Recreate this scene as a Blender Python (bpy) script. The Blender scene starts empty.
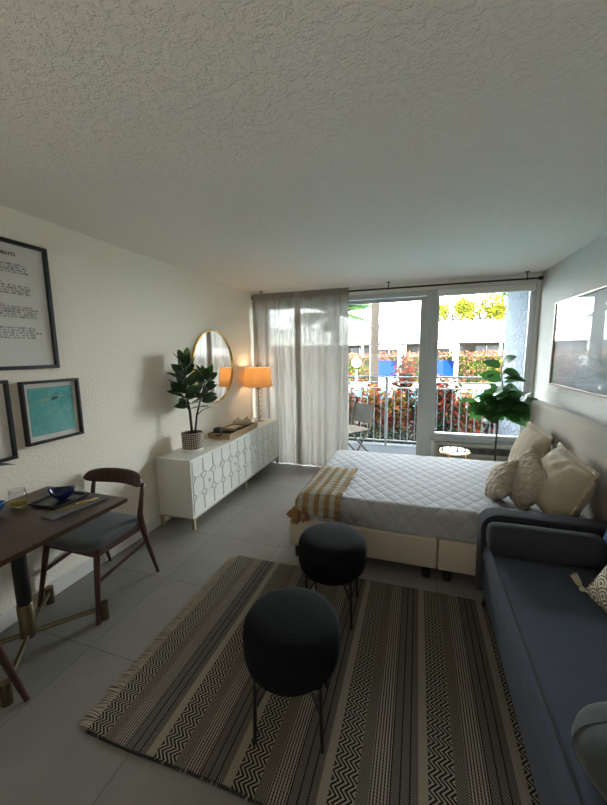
import bpy, bmesh, math, random
from mathutils import Vector, Matrix, Euler, noise
R = math.radians
PI = math.pi
S = bpy.context.scene
C = S.collection

# ------------------------------------------------------------------ camera
CY, CP, CR = R(18.3), R(8.11), R(-0.81)
F = Vector((-math.sin(CY) * math.cos(CP), math.cos(CY) * math.cos(CP), -math.sin(CP)))
X0 = Vector((math.cos(CY), math.sin(CY), 0))
U0 = X0.cross(F)
XA = math.cos(CR) * X0 + math.sin(CR) * U0
UA = -math.sin(CR) * X0 + math.cos(CR) * U0
cd = bpy.data.cameras.new('camera')
cam = bpy.data.objects.new('camera', cd)
C.objects.link(cam)
m = Matrix.Identity(4)
for i in range(3):
    m[i][0] = XA[i]; m[i][1] = UA[i]; m[i][2] = -F[i]
m[0][3], m[1][3], m[2][3] = 0, 0, 1.585
cam.matrix_world = m
cd.sensor_fit = 'VERTICAL'
cd.sensor_height = 36
cd.lens = 36 * 345 / 805
cd.clip_start = .02
cd.clip_end = 300
S.camera = cam

# ------------------------------------------------------------------ world, sun, exposure
w = bpy.data.worlds.new('sky')
S.world = w
w.use_nodes = True
bg = w.node_tree.nodes['Background']
bg.inputs[0].default_value = (.94, .965, 1.0, 1)
bg.inputs[1].default_value = 18.0
sd = bpy.data.lights.new('sun', 'SUN')
sd.energy = 12
sd.angle = R(1.5)
sd.color = (1, .93, .80)
sun = bpy.data.objects.new('sun', sd)
C.objects.link(sun)
sun.rotation_euler = (R(42), 0, R(-28))      # from behind this building, high up
kl = bpy.data.lights.new('fill_light', 'AREA')      # added soft fill behind the camera, brightens ceiling and walls, no real lamp
kl.shape = 'RECTANGLE'; kl.size = 2.4; kl.size_y = .9
kl.energy = 11; kl.color = (1, .93, .84)
ko = bpy.data.objects.new('fill_light', kl); C.objects.link(ko)
ko.location = (-.5, -1.45, 1.3)
ko.rotation_euler = (R(90 + 32), 0, 0)
pd = bpy.data.lights.new('window_portal', 'AREA')
pd.shape = 'RECTANGLE'
pd.size = 3.5; pd.size_y = 2.4
pd.cycles.is_portal = True
po = bpy.data.objects.new('window_portal', pd)
C.objects.link(po)
po.location = (-.5, 4.80, 1.2)
po.rotation_euler = (R(-90), 0, 0)
S.view_settings.view_transform = 'Standard'
S.view_settings.look = 'None'
S.view_settings.exposure = 0.95
S.view_settings.gamma = 1
S.view_settings.use_curve_mapping = False
S.cycles.max_bounces = 12
S.cycles.diffuse_bounces = 6
S.cycles.transparent_max_bounces = 24
S.cycles.transmission_bounces = 8
S.cycles.sample_clamp_indirect = 6
S.cycles.use_denoising = True

XL, XR, YB, YF, H = -2.271, 1.293, 4.66, -1.6, 2.44

# ------------------------------------------------------------------ materials
def lin(h):
    h = h.lstrip('#')
    v = [int(h[i:i + 2], 16) / 255 for i in (0, 2, 4)]
    return tuple((c / 12.92 if c <= .04045 else ((c + .055) / 1.055) ** 2.4) for c in v)

class NT:
    def __init__(s, name):
        s.m = bpy.data.materials.new(name); s.m.use_nodes = True
        s.t = s.m.node_tree; s.t.nodes.clear()
        s.out = s.n('ShaderNodeOutputMaterial')
    def n(s, ty, **k):
        x = s.t.nodes.new(ty)
        for a, b in k.items():
            setattr(x, a, b)
        return x
    def l(s, a, b):
        s.t.links.new(a, b)
    def math(s, op, a, b=None, c=None, clamp=False):
        x = s.n('ShaderNodeMath', operation=op, use_clamp=clamp)
        for i, v in enumerate((a, b, c)):
            if v is None: continue
            if isinstance(v, (int, float)): x.inputs[i].default_value = v
            else: s.l(v, x.inputs[i])
        return x.outputs[0]
    def mix(s, f, a, b):
        x = s.n('ShaderNodeMix', data_type='RGBA')
        for i, v in ((0, f), (6, a), (7, b)):
            if isinstance(v, (int, float)): x.inputs[i].default_value = v
            elif isinstance(v, tuple): x.inputs[i].default_value = (*v[:3], 1)
            else: s.l(v, x.inputs[i])
        return x.outputs[2]
    def coord(s, kind='Object', scale=None):
        t = s.n('ShaderNodeTexCoord')
        o = t.outputs[kind]
        if scale is not None:
            mp = s.n('ShaderNodeMapping')
            mp.inputs['Scale'].default_value = scale if isinstance(scale, tuple) else (scale,) * 3
            s.l(o, mp.inputs[0]); o = mp.outputs[0]
        return o
    def noise(s, co, scale, detail=2, rough=.5):
        x = s.n('ShaderNodeTexNoise')
        x.inputs['Scale'].default_value = scale
        x.inputs['Detail'].default_value = detail
        x.inputs['Roughness'].default_value = rough
        s.l(co, x.inputs['Vector'])
        return x.outputs['Fac']
    def bump(s, h, strength, dist, normal=None):
        x = s.n('ShaderNodeBump')
        x.inputs['Strength'].default_value = strength
        x.inputs['Distance'].default_value = dist
        s.l(h, x.inputs['Height'])
        if normal: s.l(normal, x.inputs['Normal'])
        return x.outputs[0]
    def pbsdf(s, col, rough=.6, metal=0, spec=.5, normal=None, sheen=0, **k):
        x = s.n('ShaderNodeBsdfPrincipled')
        if isinstance(col, tuple): x.inputs['Base Color'].default_value = (*col[:3], 1)
        else: s.l(col, x.inputs['Base Color'])
        x.inputs['Roughness'].default_value = rough
        x.inputs['Metallic'].default_value = metal
        x.inputs['Specular IOR Level'].default_value = spec
        x.inputs['Sheen Weight'].default_value = sheen
        if normal: s.l(normal, x.inputs['Normal'])
        for a, b in k.items():
            x.inputs[a].default_value = b
        s.l(x.outputs[0], s.out.inputs[0])
        return x

def plain(name, col, rough=.5, metal=0, spec=.5, bumps=None, vary=0, **k):
    t = NT(name)
    co = t.coord()
    c = lin(col) if isinstance(col, str) else col
    nm = None
    if bumps:
        sc, st, di = bumps
        nm = t.bump(t.noise(co, sc, 3), st, di)
    cc = c
    if vary:
        f = t.noise(co, 6, 4)
        cc = t.mix(f, tuple(x * (1 - vary) for x in c), tuple(min(1, x * (1 + vary)) for x in c))
    t.pbsdf(cc, rough, metal, spec, nm, **k)
    return t.m

def fabric(name, col, scale=900, strength=.35, vary=.12, rough=.95, sheen=.15, wr=0):
    t = NT(name)
    c = lin(col) if isinstance(col, str) else col
    co = t.coord()
    a = t.n('ShaderNodeTexWave', bands_direction='X'); a.inputs['Scale'].default_value = scale / 6
    b = t.n('ShaderNodeTexWave', bands_direction='Z'); b.inputs['Scale'].default_value = scale / 6
    a.inputs['Distortion'].default_value = 1.5; b.inputs['Distortion'].default_value = 1.5
    t.l(co, a.inputs[0]); t.l(co, b.inputs[0])
    h = t.math('ADD', a.outputs['Fac'], b.outputs['Fac'])
    h = t.math('ADD', h, t.noise(co, scale / 3, 2))
    nm = t.bump(h, strength, .0012)
    if wr:
        nm = t.bump(t.noise(co, 9, 3), wr, .02, nm)
    f = t.noise(co, scale / 2.2, 3)
    f2 = t.noise(co, 5, 2)
    f = t.math('ADD', t.math('MULTIPLY', f, .7), t.math('MULTIPLY', f2, .3))
    cc = t.mix(f, tuple(x * (1 - vary * 2) for x in c), tuple(min(1, x * (1 + vary * 2)) for x in c))
    t.pbsdf(cc, rough, 0, .2, nm, sheen)
    return t.m

def wood(name, c1, c2, scale=(1, 1, 12), rough=.45, axis='Z'):
    t = NT(name)
    co = t.coord(scale={'Z': (14, 14, 1.2), 'X': (1.2, 14, 14), 'Y': (14, 1.2, 14)}[axis])
    f = t.noise(co, 2.2, 6, .6)
    g = t.noise(co, 9, 3, .6)
    f = t.math('ADD', t.math('MULTIPLY', f, .7), t.math('MULTIPLY', g, .3))
    rmp = t.n('ShaderNodeValToRGB')
    rmp.color_ramp.elements[0].position = .35; rmp.color_ramp.elements[0].color = (*lin(c1), 1)
    rmp.color_ramp.elements[1].position = .65; rmp.color_ramp.elements[1].color = (*lin(c2), 1)
    t.l(f, rmp.inputs[0])
    t.pbsdf(rmp.outputs[0], rough, 0, .4, t.bump(g, .1, .002))
    return t.m

def textured_wall(name, col, scale, strength, dist):
    t = NT(name)
    co = t.coord()
    n1 = t.noise(co, scale, 4, .55)
    rmp = t.n('ShaderNodeValToRGB')
    rmp.color_ramp.elements[0].position = .42; rmp.color_ramp.elements[1].position = .6
    t.l(n1, rmp.inputs[0])
    n2 = t.noise(co, scale * 4, 2)
    h = t.math('ADD', rmp.outputs[0], t.math('MULTIPLY', n2, .3))
    t.pbsdf(lin(col), .85, 0, .25, t.bump(h, strength, dist))
    return t.m

def glass_mat(name, rgb=(1, 1, 1), refl=1.0, tint=.97):
    t = NT(name)
    tr = t.n('ShaderNodeBsdfTransparent'); tr.inputs[0].default_value = (tint * rgb[0], tint * rgb[1], tint * rgb[2], 1)
    gl = t.n('ShaderNodeBsdfGlossy'); gl.inputs['Roughness'].default_value = .0
    ge = t.n('ShaderNodeNewGeometry')          # Schlick reflectance, the same from both faces of the thin pane
    dp = t.n('ShaderNodeVectorMath', operation='DOT_PRODUCT')
    t.l(ge.outputs['Incoming'], dp.inputs[0]); t.l(ge.outputs['Normal'], dp.inputs[1])
    q = t.math('POWER', t.math('SUBTRACT', 1, t.math('ABSOLUTE', dp.outputs['Value']), clamp=True), 5)
    q = t.math('ADD', .035, t.math('MULTIPLY', q, .9))
    mx = t.n('ShaderNodeMixShader')
    t.l(t.math('MULTIPLY', q, refl, clamp=True), mx.inputs[0])
    t.l(tr.outputs[0], mx.inputs[1]); t.l(gl.outputs[0], mx.inputs[2])
    t.l(mx.outputs[0], t.out.inputs[0])
    return t.m

M = {}
M['wall'] = textured_wall('painted_wall', '#f3ecdd', 55, .45, .004)
M['wall_r'] = textured_wall('shaded_painted_wall', '#b9b8b3', 55, .45, .004)  # same paint as the other walls, shade put into its colour against window light
M['ceil'] = textured_wall('textured_ceiling', '#efebe2', 42, .7, .0065)
M['trim'] = plain('white_trim', '#d8d6d0', .5)
M['alu'] = plain('painted_aluminium', '#b2b6b7', .4, 0, .5)
M['alu_dark'] = plain('grey_aluminium', '#9ba0a2', .4)
M['black'] = plain('black_metal', '#0b0b0c', .45)
M['blackwood'] = plain('black_frame', '#15151a', .4)
M['brass'] = plain('aged_brass', '#746a52', .38, 1)
M['gold'] = plain('gold', '#d8b46a', .25, 1)
M['white_lac'] = plain('white_lacquer', '#dcdbd4', .35, 0, .5)
M['paper'] = plain('paper', '#e6e3da', .8)
M['ink'] = plain('ink', '#4d4a45', .8)
M['ink_dark'] = plain('dark_ink', '#2b2926', .8)
M['glass'] = glass_mat('clear_glass')
M['pane'] = glass_mat('window_glass', (.97, 1, 1), .8, .98)
M['pic_glass'] = glass_mat('picture_glass', (1, 1, 1), .75)
M['mirror'] = plain('mirror_silver', (.9, .9, .9), .015, 1)
M['walnut'] = wood('walnut', '#2b1710', '#4a2b1d')
M['walnut_top'] = wood('walnut_table', '#33231b', '#4c372b', axis='Y', rough=.35)
M['oak'] = wood('light_oak', '#8f7350', '#b39672', axis='Y', rough=.6)
M['teak'] = wood('weathered_teak', '#5a5048', '#7a7068')
for nd in M['teak'].node_tree.nodes:
    if nd.type == 'BSDF_PRINCIPLED': nd.inputs['Specular IOR Level'].default_value = .05; nd.inputs['Roughness'].default_value = .8
M['greyfab'] = fabric('grey_seat_fabric', '#464a4a')
M['stool'] = fabric('black_boucle', '#04070c', 700, .4, sheen=.0)
M['sofa'] = fabric('slate_sofa_fabric', '#424855', 700, .25, .08, wr=.25, sheen=.04)
M['sofa_dark'] = fabric('charcoal_sofa_fabric', '#303338', 700, .25, .08, sheen=.04)
M['cush_grey'] = fabric('grey_cushion_fabric', '#3f4546', 700, .25)
M['cush_blue'] = fabric('blue_cushion_fabric', '#355a86', 700, .25)
M['headb'] = fabric('oatmeal_headboard', '#979084', 900, .2, .05)
M['base'] = plain('ivory_bed_base', '#b0a697', .6, 0, .3, (400, .1, .001))
M['euro'] = fabric('tan_linen', '#a09480', 800, .3, .06, wr=.2)
M['cream'] = fabric('cream_linen', '#aaa08c', 800, .3, .06, wr=.2)
M['shadefab'] = None
M['green_dark'] = None

def leaf_mat(name, c1, c2, rough=.35, trans=.3, sc=4, dim=1, spec=.5):
    t = NT(name)
    co = t.coord()
    f = t.noise(co, sc, 2)
    cc = t.mix(f, tuple(dim * q for q in lin(c1)), tuple(dim * q for q in lin(c2)))
    p = t.pbsdf(cc, rough, 0, spec)
    tl = t.n('ShaderNodeBsdfTranslucent'); t.l(cc, tl.inputs[0])
    mx = t.n('ShaderNodeMixShader'); mx.inputs[0].default_value = trans
    t.l(p.outputs[0], mx.inputs[1]); t.l(tl.outputs[0], mx.inputs[2]); t.l(mx.outputs[0], t.out.inputs[0])
    return t.m
M['rubber'] = leaf_mat('rubber_plant_leaf', '#243626', '#43613a', .3, .2)
M['rubber_new'] = leaf_mat('young_rubber_leaf', '#3c5e22', '#587c2c', .3, .35)
M['fiddle'] = leaf_mat('fiddle_leaf', '#20401f', '#447a38', .35, .35)
M['stem'] = plain('woody_stem', '#2c2a22', .7)
M['soil'] = plain('soil', '#3b3128', .95, bumps=(60, 1, .01))

def floor_mat():
    t = NT('grey_floor_tile')
    co = t.coord()
    sx = t.n('ShaderNodeSeparateXYZ'); t.l(co, sx.inputs[0])
    def line(v, off):
        f = t.math('FRACT', t.math('ADD', t.math('DIVIDE', v, .613), off))
        d = t.math('ABSOLUTE', t.math('SUBTRACT', f, .5))
        return t.math('GREATER_THAN', d, 0.5 - .0028)
    gx = line(sx.outputs[0], 1.667 / .613)
    gy = line(sx.outputs[1], -1.235 / .613 + 4)
    g = t.math('MAXIMUM', gx, gy)
    cx = t.math('FLOOR', t.math('ADD', t.math('DIVIDE', sx.outputs[0], .613), 1.667 / .613))
    cy = t.math('FLOOR', t.math('ADD', t.math('DIVIDE', sx.outputs[1], .613), -1.235 / .613))
    cb = t.n('ShaderNodeCombineXYZ'); t.l(cx, cb.inputs[0]); t.l(cy, cb.inputs[1])
    wn = t.n('ShaderNodeTexWhiteNoise'); t.l(cb.outputs[0], wn.inputs[0])
    n1 = t.noise(co, 3, 6, .65)
    n2 = t.noise(co, 60, 3)
    v = t.math('ADD', t.math('MULTIPLY', n1, .7), t.math('MULTIPLY', wn.outputs[0], .18))
    v = t.math('ADD', v, t.math('MULTIPLY', n2, .1))
    c = t.mix(v, lin('#63615d'), lin('#8d8a84'))
    c = t.mix(g, c, lin('#454442'))
    nb = t.bump(t.math('SUBTRACT', 1, g), .3, .002)
    p = t.pbsdf(c, .42, 0, .45, nb)
    return t.m
M['floor'] = floor_mat()

def rug_mat():
    t = NT('woven_rug')
    co = t.coord()
    sx = t.n('ShaderNodeSeparateXYZ'); t.l(co, sx.inputs[0])
    P = .345
    x = t.math('ADD', sx.outputs[0], .98 + .005 + P * 4)   # rug's origin sits at world zero
    y = sx.outputs[1]
    u = t.math('MULTIPLY', t.math('FRACT', t.math('DIVIDE', x, P)), P)
    def band(a, b):
        return t.math('MULTIPLY', t.math('GREATER_THAN', u, a), t.math('LESS_THAN', u, b))
    cream = lin('#989080'); tan = lin('#8d8576'); blk = lin('#111012')
    # zigzag
    tri = t.math('PINGPONG', y, .024)
    zz = t.math('FRACT', t.math('DIVIDE', t.math('ADD', u, t.math('MULTIPLY', tri, 1.15)), .0192))
    zig = t.math('GREATER_THAN', zz, .56)
    # fine check
    fx = t.math('GREATER_THAN', t.math('FRACT', t.math('DIVIDE', u, .0085)), .5)
    fy = t.math('GREATER_THAN', t.math('FRACT', t.math('DIVIDE', y, .0085)), .5)
    chk = t.math('SUBTRACT', t.math('ADD', fx, fy), t.math('MULTIPLY', 2, t.math('MULTIPLY', fx, fy)))
    # lines
    ln = t.math('GREATER_THAN', t.math('FRACT', t.math('DIVIDE', u, .0118)), .5)
    dash = t.math('GREATER_THAN', t.math('FRACT', t.math('DIVIDE', y, .011)), .5)
    lines = t.math('MAXIMUM', ln, t.math('MULTIPLY', dash, .25))
    dl = t.math('GREATER_THAN', t.math('FRACT', t.math('DIVIDE', t.math('SUBTRACT', u, .245), .034)), .15)
    fine2 = t.math('MULTIPLY', chk, dl)
    pn = t.noise(co, 7, 2)
    pink = t.math('MULTIPLY', t.math('GREATER_THAN', pn, .5), .5)
    warm = t.mix(pink, cream, lin('#94847e'))
    col = t.mix(band(0, .035), blk, tan)
    col = t.mix(t.math('MULTIPLY', band(.035, .130), zig), col, cream)
    col = t.mix(t.math('MULTIPLY', band(.130, .175), chk), col, lin('#857e70'))
    col = t.mix(t.math('MULTIPLY', band(.175, .245), lines), col, warm)
    col = t.mix(t.math('MULTIPLY', band(.245, .345), fine2), col, lin('#7f796f'))
    wv = t.noise(co, 420, 2)
    col = t.mix(t.math('MULTIPLY', wv, .35), col, lin('#3c3833'))
    t.pbsdf(col, .95, 0, .1, t.bump(wv, .6, .003))
    return t.m
M['rug'] = rug_mat()
M['fringe'] = fabric('cotton_fringe', '#aaa292')

def quilt_mat():
    t = NT('quilted_coverlet')
    uv = t.coord('UV')
    sx = t.n('ShaderNodeSeparateXYZ'); t.l(uv, sx.inputs[0])
    D = .11
    wob = t.math('MULTIPLY', t.math('SUBTRACT', t.noise(uv, 6, 2), .5), .03)
    a = t.math('ADD', t.math('ADD', sx.outputs[0], t.math('MULTIPLY', sx.outputs[1], .75)), wob)
    b = t.math('SUBTRACT', sx.outputs[0], t.math('MULTIPLY', sx.outputs[1], .75))
    ha = t.math('ABSOLUTE', t.math('SINE', t.math('MULTIPLY', a, PI / D)))
    hb = t.math('ABSOLUTE', t.math('SINE', t.math('MULTIPLY', b, PI / D)))
    h = t.math('POWER', t.math('MULTIPLY', ha, hb), .4)
    n = t.noise(uv, 45, 4)
    h = t.math('ADD', h, t.math('MULTIPLY', n, .35))
    c = t.mix(t.noise(uv, 30, 3), lin('#8d8f92'), lin('#9d9fa1'))
    t.pbsdf(c, .8, 0, .3, t.bump(h, .55, .015), .2)
    return t.m
M['quilt'] = quilt_mat()

def knit_mat():
    t = NT('cable_knit')
    co = t.coord()
    sx = t.n('ShaderNodeSeparateXYZ'); t.l(co, sx.inputs[0])
    D = .07
    ax = t.math('ADD', t.math('ABSOLUTE', sx.outputs[0]), sx.outputs[2])
    bx_ = t.math('SUBTRACT', t.math('ABSOLUTE', sx.outputs[0]), sx.outputs[2])
    ha = t.math('ABSOLUTE', t.math('SINE', t.math('MULTIPLY', ax, PI / D)))
    hb = t.math('ABSOLUTE', t.math('SINE', t.math('MULTIPLY', bx_, PI / D)))
    h = t.math('MAXIMUM', t.math('POWER', ha, 3), t.math('POWER', hb, 3))
    v = t.n('ShaderNodeTexVoronoi'); v.inputs['Scale'].default_value = 110; t.l(co, v.inputs[0])
    h = t.math('ADD', h, t.math('MULTIPLY', t.math('SUBTRACT', 1, v.outputs[0]), .7))
    c = t.mix(v.outputs[0], lin('#bcb2a2'), lin('#9d9382'))
    t.pbsdf(c, .95, 0, .1, t.bump(h, .9, .012), .2)
    return t.m
M['knit'] = knit_mat()

def throw_mat():
    t = NT('woven_throw')
    uv = t.coord('UV')
    sx = t.n('ShaderNodeSeparateXYZ'); t.l(uv, sx.inputs[0])
    f = t.math('FRACT', t.math('ADD', t.math('DIVIDE', sx.outputs[0], .080), .0))
    st = t.math('GREATER_THAN', f, .5)
    row = t.math('FRACT', t.math('DIVIDE', sx.outputs[1], .055))
    rn = t.math('POWER', t.math('ABSOLUTE', t.math('SINE', t.math('MULTIPLY', sx.outputs[1], PI / .055))), .6)
    cn = t.math('POWER', t.math('ABSOLUTE', t.math('SINE', t.math('MULTIPLY', sx.outputs[0], PI / .046))), .6)
    h = t.math('MULTIPLY', rn, cn)
    gap = t.math('MULTIPLY', t.math('LESS_THAN', rn, .38), .35)
    c = t.mix(st, lin('#b79b6e'), lin('#d6d1c2'))
    c = t.mix(gap, c, lin('#94835f'))
    n = t.noise(uv, 200, 2)
    t.pbsdf(c, .95, 0, .1, t.bump(t.math('ADD', h, t.math('MULTIPLY', n, .3)), .9, .01), .2)
    return t.m
M['throw'] = throw_mat()
M['tassel'] = fabric('ochre_yarn', '#8f6a40', 500, .6)
M['rope'] = fabric('natural_rope', '#b5ab97', 500, .6)

def scallop_mat():
    t = NT('scallop_cushion')
    co = t.coord()
    sx = t.n('ShaderNodeSeparateXYZ'); t.l(co, sx.inputs[0])
    W, Hh = .072, .036
    rowf = t.math('DIVIDE', sx.outputs[2], Hh)
    row = t.math('FLOOR', rowf)
    par = t.math('MODULO', t.math('ABSOLUTE', row), 2)
    xx = t.math('ADD', t.math('DIVIDE', sx.outputs[0], W), t.math('MULTIPLY', par, .5))
    fx = t.math('SUBTRACT', t.math('FRACT', t.math('ADD', xx, 20)), .5)
    fz = t.math('FRACT', rowf)
    d = t.math('SQRT', t.math('ADD', t.math('POWER', fx, 2), t.math('MULTIPLY', t.math('POWER', fz, 2), .25)))
    r = t.math('GREATER_THAN', t.math('FRACT', t.math('MULTIPLY', d, 5)), .45)
    c = t.mix(r, lin('#70684f'), lin('#cfccbf'))
    t.pbsdf(c, .9, 0, .2, t.bump(r, .5, .003))
    return t.m
M['scallop'] = scallop_mat()

def curtain_mat():
    t = NT('sheer_curtain')
    co = t.coord(scale=(60, 60, 1.0))
    st = t.noise(co, 2.6, 5, .8)
    fine = t.noise(t.coord(scale=(300, 300, 60)), 2, 2, .6)
    a = t.math('ADD', t.math('MULTIPLY', st, .55), t.math('MULTIPLY', fine, .25))
    fac = t.math('ADD', t.math('MULTIPLY', a, .05), .957, clamp=True)       # opacity
    tr = t.n('ShaderNodeBsdfTransparent')
    di = t.n('ShaderNodeBsdfDiffuse'); tl = t.n('ShaderNodeBsdfTranslucent')
    c = t.mix(st, lin('#5f5c55'), lin('#d6d1c8'))
    t.l(c, di.inputs[0]); t.l(c, tl.inputs[0])
    m1 = t.n('ShaderNodeMixShader'); m1.inputs[0].default_value = .2
    t.l(di.outputs[0], m1.inputs[1]); t.l(tl.outputs[0], m1.inputs[2])
    m2 = t.n('ShaderNodeMixShader'); t.l(fac, m2.inputs[0])
    t.l(tr.outputs[0], m2.inputs[1]); t.l(m1.outputs[0], m2.inputs[2]); t.l(m2.outputs[0], t.out.inputs[0])
    return t.m
M['curtain'] = curtain_mat()

def lampshade_mat():
    t = NT('linen_lampshade')
    co = t.coord()
    n = t.noise(co, 160, 3)
    c = t.mix(n, lin('#d8b98a'), lin('#ead3ac'))
    di = t.n('ShaderNodeBsdfDiffuse'); tl = t.n('ShaderNodeBsdfTranslucent')
    t.l(c, di.inputs[0]); t.l(c, tl.inputs[0])
    m1 = t.n('ShaderNodeMixShader'); m1.inputs[0].default_value = .55
    t.l(di.outputs[0], m1.inputs[1]); t.l(tl.outputs[0], m1.inputs[2]); t.l(m1.outputs[0], t.out.inputs[0])
    return t.m
M['shade'] = lampshade_mat()
M['crystal'] = None
def crystal_mat():
    t = NT('crystal')
    g = t.n('ShaderNodeBsdfGlass'); g.inputs['IOR'].default_value = 1.5; g.inputs['Roughness'].default_value = .02
    t.l(g.outputs[0], t.out.inputs[0]); return t.m
M['crystal'] = crystal_mat()
def emit_mat(name, col, s):
    t = NT(name); e = t.n('ShaderNodeEmission'); e.inputs[0].default_value = (*col, 1); e.inputs[1].default_value = s
    t.l(e.outputs[0], t.out.inputs[0]); return t.m
M['bulb'] = emit_mat('warm_bulb', (1, .74, .46), 6)

def pool_print():
    t = NT('turquoise_water_print')
    co = t.coord()
    n = t.noise(co, 28, 5, .65); n2 = t.noise(co, 9, 3)
    f = t.math('ADD', t.math('MULTIPLY', n, .6), t.math('MULTIPLY', n2, .4))
    rmp = t.n('ShaderNodeValToRGB')
    e = rmp.color_ramp.elements
    e[0].position = .38; e[0].color = (*lin('#2f9c98'), 1)
    e[1].position = .62; e[1].color = (*lin('#66c3bb'), 1)
    t.l(f, rmp.inputs[0])
    t.pbsdf(rmp.outputs[0], .4)
    return t.m
M['poolprint'] = pool_print()

def basket_mat():
    t = NT('black_white_woven_pot')
    co = t.coord()
    sx = t.n('ShaderNodeSeparateXYZ'); t.l(co, sx.inputs[0])
    ang = t.math('ARCTAN2', sx.outputs[1], sx.outputs[0])
    a = t.math('FRACT', t.math('MULTIPLY', ang, 30 / (2 * PI)))
    b = t.math('FRACT', t.math('DIVIDE', sx.outputs[2], .0185))
    da = t.math('ABSOLUTE', t.math('SUBTRACT', a, .5)); db = t.math('ABSOLUTE', t.math('SUBTRACT', b, .5))
    d = t.math('ADD', da, db)
    f = t.math('GREATER_THAN', d, .48)
    g = t.math('LESS_THAN', d, .14)
    f = t.math('MAXIMUM', f, g)
    c = t.mix(f, lin('#c9c1b2'), lin('#2d2a28'))
    t.pbsdf(c, .8, 0, .3, t.bump(d, .4, .004))
    return t.m
M['basket'] = basket_mat()
M['stucco'] = textured_wall('blue_grey_stucco', '#8a95a2', 20, 1.0, .06)
M['concrete'] = plain('balcony_concrete', '#484c50', .9, 0, .1, bumps=(30, .3, .003), vary=.1)
M['soffit'] = plain('white_soffit', '#d5d3cc', .8)
M['rail'] = plain('white_rail_paint', '#8d9191', .6, 0, .1)
M['deckw'] = plain('pale_pool_deck', '#8d8981', .8)
M['whitebld'] = plain('white_render', '#eceae4', .8)
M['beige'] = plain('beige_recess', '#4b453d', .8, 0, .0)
M['darkwin'] = plain('dark_window', '#2c3238', .3)
M['water'] = plain('pool_water', '#2f9fb5', .15, bumps=(5, .2, .02))
M['blue'] = plain('blue_canvas', '#0c2668', .9, 0, .0)
M['navy'] = plain('navy_canvas', '#0a1230', .9, 0, .0)
M['soil_out'] = plain('dark_mulch', '#2b2a2a', .95, 0, .05, bumps=(20, 1, .02))
M['bark'] = plain('palm_bark', '#38332f', .9, 0, .0, bumps=(18, .6, .02))
M['frond'] = leaf_mat('palm_frond', '#3a5c2a', '#587a3a', .7, .4, dim=.45, spec=.05)
for k_, a_, b_ in (('c_red', '#8d1c1c', '#b84038'), ('c_coral', '#c05c3c', '#d08a58'), ('c_green', '#22401f', '#3f5e2a'),
                   ('c_yellow', '#8f8a30', '#b3a545'), ('c_dark', '#1c2a26', '#2d3a33'), ('c_pink', '#a5606a', '#c08078'),
                   ('t_yellow', '#8f8c20', '#b5a936'), ('t_olive', '#55601e', '#75802c')):
    M[k_] = leaf_mat(k_, a_, b_, .6, .3, dim=.42, spec=.05)

# ------------------------------------------------------------------ mesh helpers
def box(bm, c, s, rot=None, bev=0, seg=2, mat=0):
    r = bmesh.ops.create_cube(bm, size=1)
    vs = r['verts']
    bmesh.ops.scale(bm, vec=s, verts=vs)
    if bev:
        es = list({e for v in vs for e in v.link_edges})
        g = bmesh.ops.bevel(bm, geom=es, offset=min(bev, min(s) * .49), segments=seg, profile=.5, affect='EDGES')
        vs = list({v for f in g['faces'] for v in f.verts} | {v for v in vs if v.is_valid})
    if rot: bmesh.ops.rotate(bm, cent=(0, 0, 0), matrix=Euler(rot).to_matrix(), verts=vs)
    bmesh.ops.translate(bm, vec=c, verts=vs)
    if mat:
        for f in {f for v in vs for f in v.link_faces}: f.material_index = mat
    return vs

def b2(bm, x0, x1, y0, y1, z0, z1, bev=0, seg=2, mat=0):
    return box(bm, ((x0 + x1) / 2, (y0 + y1) / 2, (z0 + z1) / 2), (abs(x1 - x0), abs(y1 - y0), abs(z1 - z0)), None, bev, seg, mat)

def tube(bm, pts, rad, seg=10, cap=True, mat=0, flat=None):
    """tube through pts; rad number or list; flat=(a,b) scale of the two section axes"""
    pts = [Vector(p) for p in pts]
    n = len(pts)
    rad = [rad] * n if isinstance(rad, (int, float)) else rad
    rings = []
    up = Vector((0, 0, 1))
    d0 = (pts[1] - pts[0]).normalized()
    side = d0.cross(up)
    if side.length < 1e-3: side = Vector((1, 0, 0))
    side.normalize()
    for i, p in enumerate(pts):
        d = (pts[min(i + 1, n - 1)] - pts[max(i - 1, 0)]).normalized()
        side = (side - side.dot(d) * d)
        if side.length < 1e-4: side = d.orthogonal()
        side.normalize()
        o = d.cross(side).normalized()
        fa, fb = flat if flat else (1, 1)
        rings.append([bm.verts.new(p + rad[i] * (math.cos(2 * PI * k / seg) * side * fa + math.sin(2 * PI * k / seg) * o * fb)) for k in range(seg)])
    for a, b in zip(rings, rings[1:]):
        for k in range(seg):
            f = bm.faces.new((a[k], a[(k + 1) % seg], b[(k + 1) % seg], b[k])); f.material_index = mat
    if cap:
        f = bm.faces.new(rings[0][::-1]); f.material_index = mat
        f = bm.faces.new(rings[-1]); f.material_index = mat

def lathe(bm, prof, seg=32, c=(0, 0, 0), mat=0, capt=True, capb=True):
    rings = []
    for r, z in prof:
        rings.append([bm.verts.new((c[0] + r * math.cos(2 * PI * k / seg), c[1] + r * math.sin(2 * PI * k / seg), c[2] + z)) for k in range(seg)])
    for a, b in zip(rings, rings[1:]):
        for k in range(seg):
            f = bm.faces.new((a[k], a[(k + 1) % seg], b[(k + 1) % seg], b[k])); f.material_index = mat
    if capb: bm.faces.new(rings[0][::-1]).material_index = mat
    if capt: bm.faces.new(rings[-1]).material_index = mat

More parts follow.
